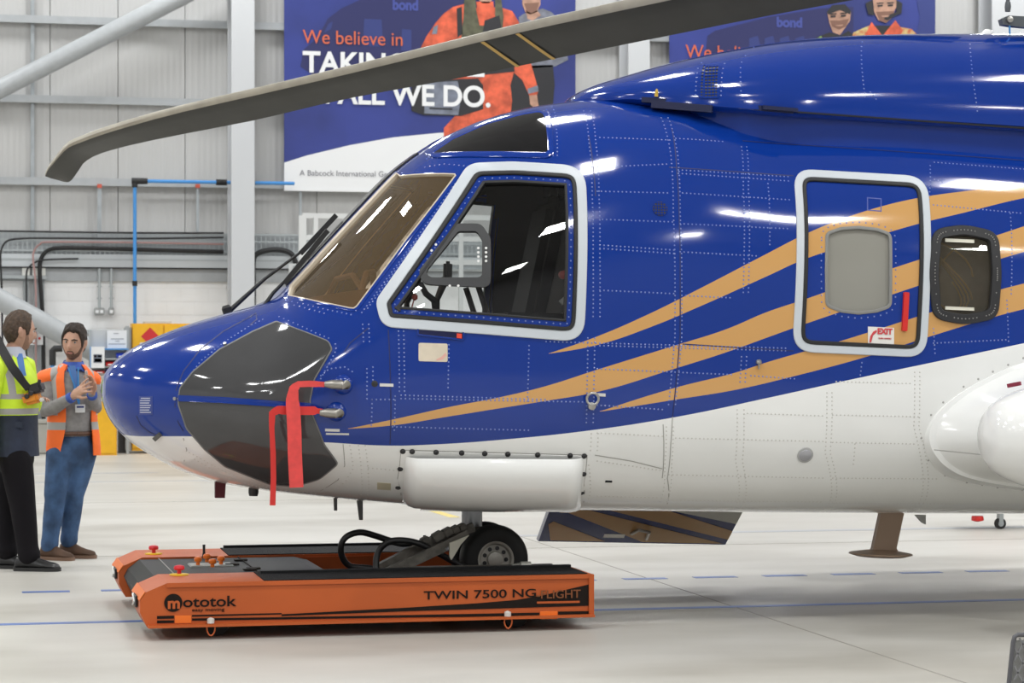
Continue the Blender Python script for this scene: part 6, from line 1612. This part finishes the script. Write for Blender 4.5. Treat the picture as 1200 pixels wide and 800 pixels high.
for a, toe in ((aR, q(88, 655, -.14)), (aL, q(113, 652, .06))):
    dd = (Vector((toe.x, toe.y, 0)) - Vector((a.x, a.y, 0))).normalized(); shoe('shoe', Vector((a.x, a.y, 0)) - dd * .075, Vector((a.x, a.y, 0)) + dd * .215, .105, .118, m_shoe, m_sole, man, mat('lace_tan', (.32, .20, .11), .7))
ph_ = empty('phone', man.matrix_basis @ q(107.5, 443, -.20)); ph_.rotation_euler = (.15, -.12, -TH); tag(ph_, 'small pale phone held upright in the hands of the bearded man', 'phone')
MB().box((0, 0, 0), (.022, .010, .13), bev=.004).build('case', mat('phone_pale', (.72, .52, .48), .35), ph_); MB().box((0, -.006, .005), (.016, .002, .10)).build('screen', mat('phone_screen', (.42, .40, .42), .15), ph_)

# ---- man in the yellow jacket, turned away
PD2 = FL(32, 667); sc2 = FPX / (PD2.dot(CF))
man2 = empty('person', (PD2.x, PD2.y, 0), -TH); tag(man2, 'man seen from behind in yellow and navy hi-vis jacket and black trousers', 'person')
def q2(px, py, y=0.0): return Vector(((px - 32) / sc2, y, (667 - py) / sc2))
fd2 = Vector((.93, -.36, 0)).normalized(); rd2 = Vector((-.36, -.93, 0)).normalized()
hd2 = Head(q2(22.5, 388.5, .0), (.90, .44, -.06), (.04, 0, 1), 1.16)
mb = MB(); hd2.mesh(mb); 
chain(mb, [q2(12, 424, .0), q2(16, 411, .0), q2(20, 399, .0)], [.070, .064, .060])
chain(mb, [q2(13, 430), q2(16, 470), q2(18, 520), q2(18, 540)], [(.15, .10), (.16, .11), (.15, .11), (.15, .11)], sq=rd2)
s1, e1, w1 = q2(0, 434, -.19), q2(-9, 488, -.24), q2(-2, 530, -.22); s2, e2, w2 = q2(22, 430, .19), q2(30, 478, .22), q2(39, 468, .06)
for s_, e_, w_ in ((s1, e1, w1), (s2, e2, w2)): chain(mb, [s_.lerp(q2(13, 432), .4), s_, e_, w_], [.055, .052, .038, .026])
hA, kA, aA = q2(22, 540, -.09), q2(30, 592, -.10), q2(37, 648, -.11); hB, kB, aB = q2(8, 540, .09), q2(4, 592, .09), q2(5, 645, .08)
for h, k, a in ((hA, kA, aA), (hB, kB, aB)): chain(mb, [h, k, a, Vector((a.x, a.y, .05))], [.09, .06, .04, .038])
hand(mb, w1, w1 + Vector((.01, -.01, -.075)), (.1, 0, -1), (-.9, -.3, 0), 1.1, .3, .06, thumb=1)
hand(mb, w2, w2 + Vector((.03, -.05, .01)), (.7, -.6, .2), (.3, .2, 1), 1.05, .7, .06, thumb=-1)
body2 = fuse(mb, 'body', m_skin, man2, .0062, 2); hd2.features(body2, m_hair2)
h2 = hairline([(0, .86), (.5, .80), (.80, .62), (.98, .30), (1.10, -.12), (1.28, -.14), (1.38, .18), (1.72, .14), (1.85, -.30), (2.2, -.55), (3.15, -.66)])
hd2.shell(MB(), lambda t, p: p > h2(t) + .03 * math.sin(t * 8), .002, lambda t, p: (.005 + .008 * max(0, min(1, (p + .3) / .9))) * (1 + .14 * math.sin(t * 12 + p * 6) + .10 * math.sin(t * 5 - p * 14))).build('hair', m_hair2, man2, smooth='all')
hd2.shell(MB(), lambda t, p: abs(t) < 1.28 and p < b1(t) and p > -1.15, .0003, .002).build('beard', mat('stubble_light', (.30, .17, .115), .7), man2, smooth='all')
def jacket(mb, rows_, n=40):
    R_ = []
    for (px, py, a, b) in rows_:
        c = q2(px, py, 0); R_.append([c + fd2 * b * math.cos(2 * math.pi * k / n) + rd2 * a * math.sin(2 * math.pi * k / n) * (1 + .02 * math.sin(5 * 2 * math.pi * k / n + py * .05)) for k in range(n)])
    return mb.loft(R_), n
JR = [(17.5,534,.190,.172),(18,522,.190,.160),(18,505,.190,.152),(18,486,.192,.148),(18,485,.198,.152),(18,478,.200,.154),(18,472,.205,.158),(17.5,467,.206,.160),(17,461,.208,.162),(15.5,448,.212,.160),(14,438,.210,.148),(13,430,.195,.130),(12.5,424,.165,.115),(12.5,418,.120,.098),(13,414,.092,.086)]
mb, n_ = jacket(MB(), JR)
for i in range(len(JR) - 1):
    for k in range(n_):
        fi = i * n_ + k; a = 2 * math.pi * k / n_; vert = i >= 8 and (abs(((a - .80) + math.pi) % (2 * math.pi) - math.pi) < .16 or abs(((a + .80) + math.pi) % (2 * math.pi) - math.pi) < .16 or abs(((a - 2.3) + math.pi) % (2 * math.pi) - math.pi) < .14)
        mb.m[fi] = 2 if i < 3 else (1 if i in (4, 7) or vert else 0)
jk = mb.build('jacket', [m_hiv, m_refl, m_navy], man2, smooth=60)
for s_, e_, w_ in ((s1, e1, w1), (s2, e2, w2)):
    ax_ = [s_.lerp(q2(13, 428), .45) + Vector((0, 0, .01)), s_, s_.lerp(e_, .3), s_.lerp(e_, .58), s_.lerp(e_, .60), s_.lerp(e_, .76), s_.lerp(e_, .78), e_, e_.lerp(w_, .5), e_.lerp(w_, .95)]
    rr = [.085, .088, .082, .076, .077, .077, .076, .072, .064, .056]; m2 = MB(); m2.tube(ax_, rr, 18)
    for k in range(18): m2.m[4 * 18 + k] = 1
    m2.build('sleeve', [m_hiv, m_refl], man2, smooth=60)
pk = MB(); 
for px, py, yy in ((22, 496, -.165),): pk.box(q2(px, py, yy), (.13, .012, .05), Matrix.Rotation(.12, 3, 'Y'), bev=.004)
pk.build('pocket_flap', m_navy, man2)
rows = []
for t in np.linspace(-2.9, 2.9, 24):
    c = q2(14.5, 411, 0); b = c + fd2 * .078 * math.cos(t) + rd2 * .076 * math.sin(t); o_ = (b - c).normalized()
    rows.append([b + Vector((0, 0, -.05)) + o_ * .025, b + Vector((0, 0, .03)), b + Vector((0, 0, .025)) - o_ * .01, b + Vector((0, 0, -.05)) - o_ * .005])
MB().loft(rows).build('shirt_collar', mat('collar_pale', (.55, .58, .66), .8), man2, smooth=50)
def on_ch2(px, py, out=0.0):
    a = np.interp(py, [414, 424, 438, 461, 486], [.092, .165, .210, .208, .192]); b = np.interp(py, [414, 424, 438, 461, 486], [.086, .115, .148, .162, .150]); cx = np.interp(py, [414, 438, 461, 486], [13, 14, 17, 18]); c = q2(cx, py, 0); x = (px - 32) / sc2; best = None
    for t in np.linspace(-.35, 2.6, 240):
        p = c + fd2 * (b + out) * math.cos(t) + rd2 * (a + out) * math.sin(t)
        if best is None or abs(p.x - x) < abs(best.x - x): best = p
    return best
P = [on_ch2(px, py, .004) for px, py in ((24.5,414),(27,422),(29.5,432),(31.5,440))]
MB().loft([[p - Vector((.022, .012, 0)), p + Vector((.022, -.004, 0)), p + Vector((.022, -.008, 0)), p - Vector((.022, .018, 0))] for p in P]).build('shirt_front', mat('shirt_light_blue', (.10, .22, .52), .8), man2, smooth=40)
mb = MB()
chain(mb, [q2(18, 524), q2(18, 540)], [(.165, .125), (.165, .125)], sq=rd2)
for h, k, a in ((hA, kA, aA), (hB, kB, aB)): chain(mb, [h, h.lerp(k, .45), k, k.lerp(a, .45), k.lerp(a, .85), a + Vector((.005, 0, -.005))], [.122, .112, .096, .088, .078, .084])
fuse(mb, 'trousers', m_trou, man2, .014, 3)
for a, y in ((aA, -.02), (aB, .0)):
    b = Vector((a.x, a.y, 0)); dd = Vector((1, -.16, 0)).normalized(); shoe('boot', b - dd * .095, b + dd * .235, .118, .115, m_boot, mat('boot_sole', (.02, .02, .02), .6), man2)
# the tug's remote control on its strap
rc0 = man2.matrix_basis @ q2(43, 462, -.12)
rc = empty('remote_control', rc0, -TH); tag(rc, 'orange and black remote control box hanging on a black strap across the jacket', 'remote control')
RI = rc.matrix_basis.inverted() @ man2.matrix_basis
def rq2(px, py, y): return RI @ q2(px, py, y)
m_rcor = mat('control_orange', (.72, .26, .02), .45)
MB().box((-.01, 0, -.025), (.115, .16, .085), Matrix.Rotation(-.25, 3, 'Y'), bev=.02).build('case', m_rcor, rc, smooth=40)
tpb = MB().box((.022, 0, .045), (.10, .17, .075), Matrix.Rotation(-.35, 3, 'Y'), bev=.015).build('control_top', m_blk, rc, smooth=40)
for x, z in ((-.03, -.01), (.0, .012)): MB().lathe([(.018, 0), (.018, .016), (.012, .020)], (x, -.082, z), (0, -1, 0), 14).build('knob', m_blk, rc, smooth=30)
MB().tube([(.045, -.05, .07), (.055, -.05, .11)], [.016, .010], 10).build('joystick', m_blk, rc); MB().box((.065, -.03, -.035), (.03, .05, .03), bev=.008).build('end_cap', mat('cap_white', (.72, .72, .68), .5), rc)
SP_ = [(-8,385,-.05,.0),(-2,394,-.10,.0),(4,404,-.13,0),(10,413,-.17,0),(16,421,-.21,0),(22,430,-.235,0),(28,438,-.235,0),(34,447,-.22,0),(40,455,-.20,0)]
rows = []
for i, (px, py, y, _) in enumerate(SP_):
    p = rq2(px, py, y); a, b = SP_[max(i - 1, 0)], SP_[min(i + 1, len(SP_) - 1)]; t = (rq2(*b[:3]) - rq2(*a[:3])).normalized(); s_ = t.cross(Vector((0, -1, 0))).normalized(); w = .032 if i < 7 else .026
    rows.append([p - s_ * w, p + s_ * w, p + s_ * w + Vector((0, .012, 0)), p - s_ * w + Vector((0, .012, 0))])
MB().loft(rows).build('strap', m_cable, rc, smooth=40)
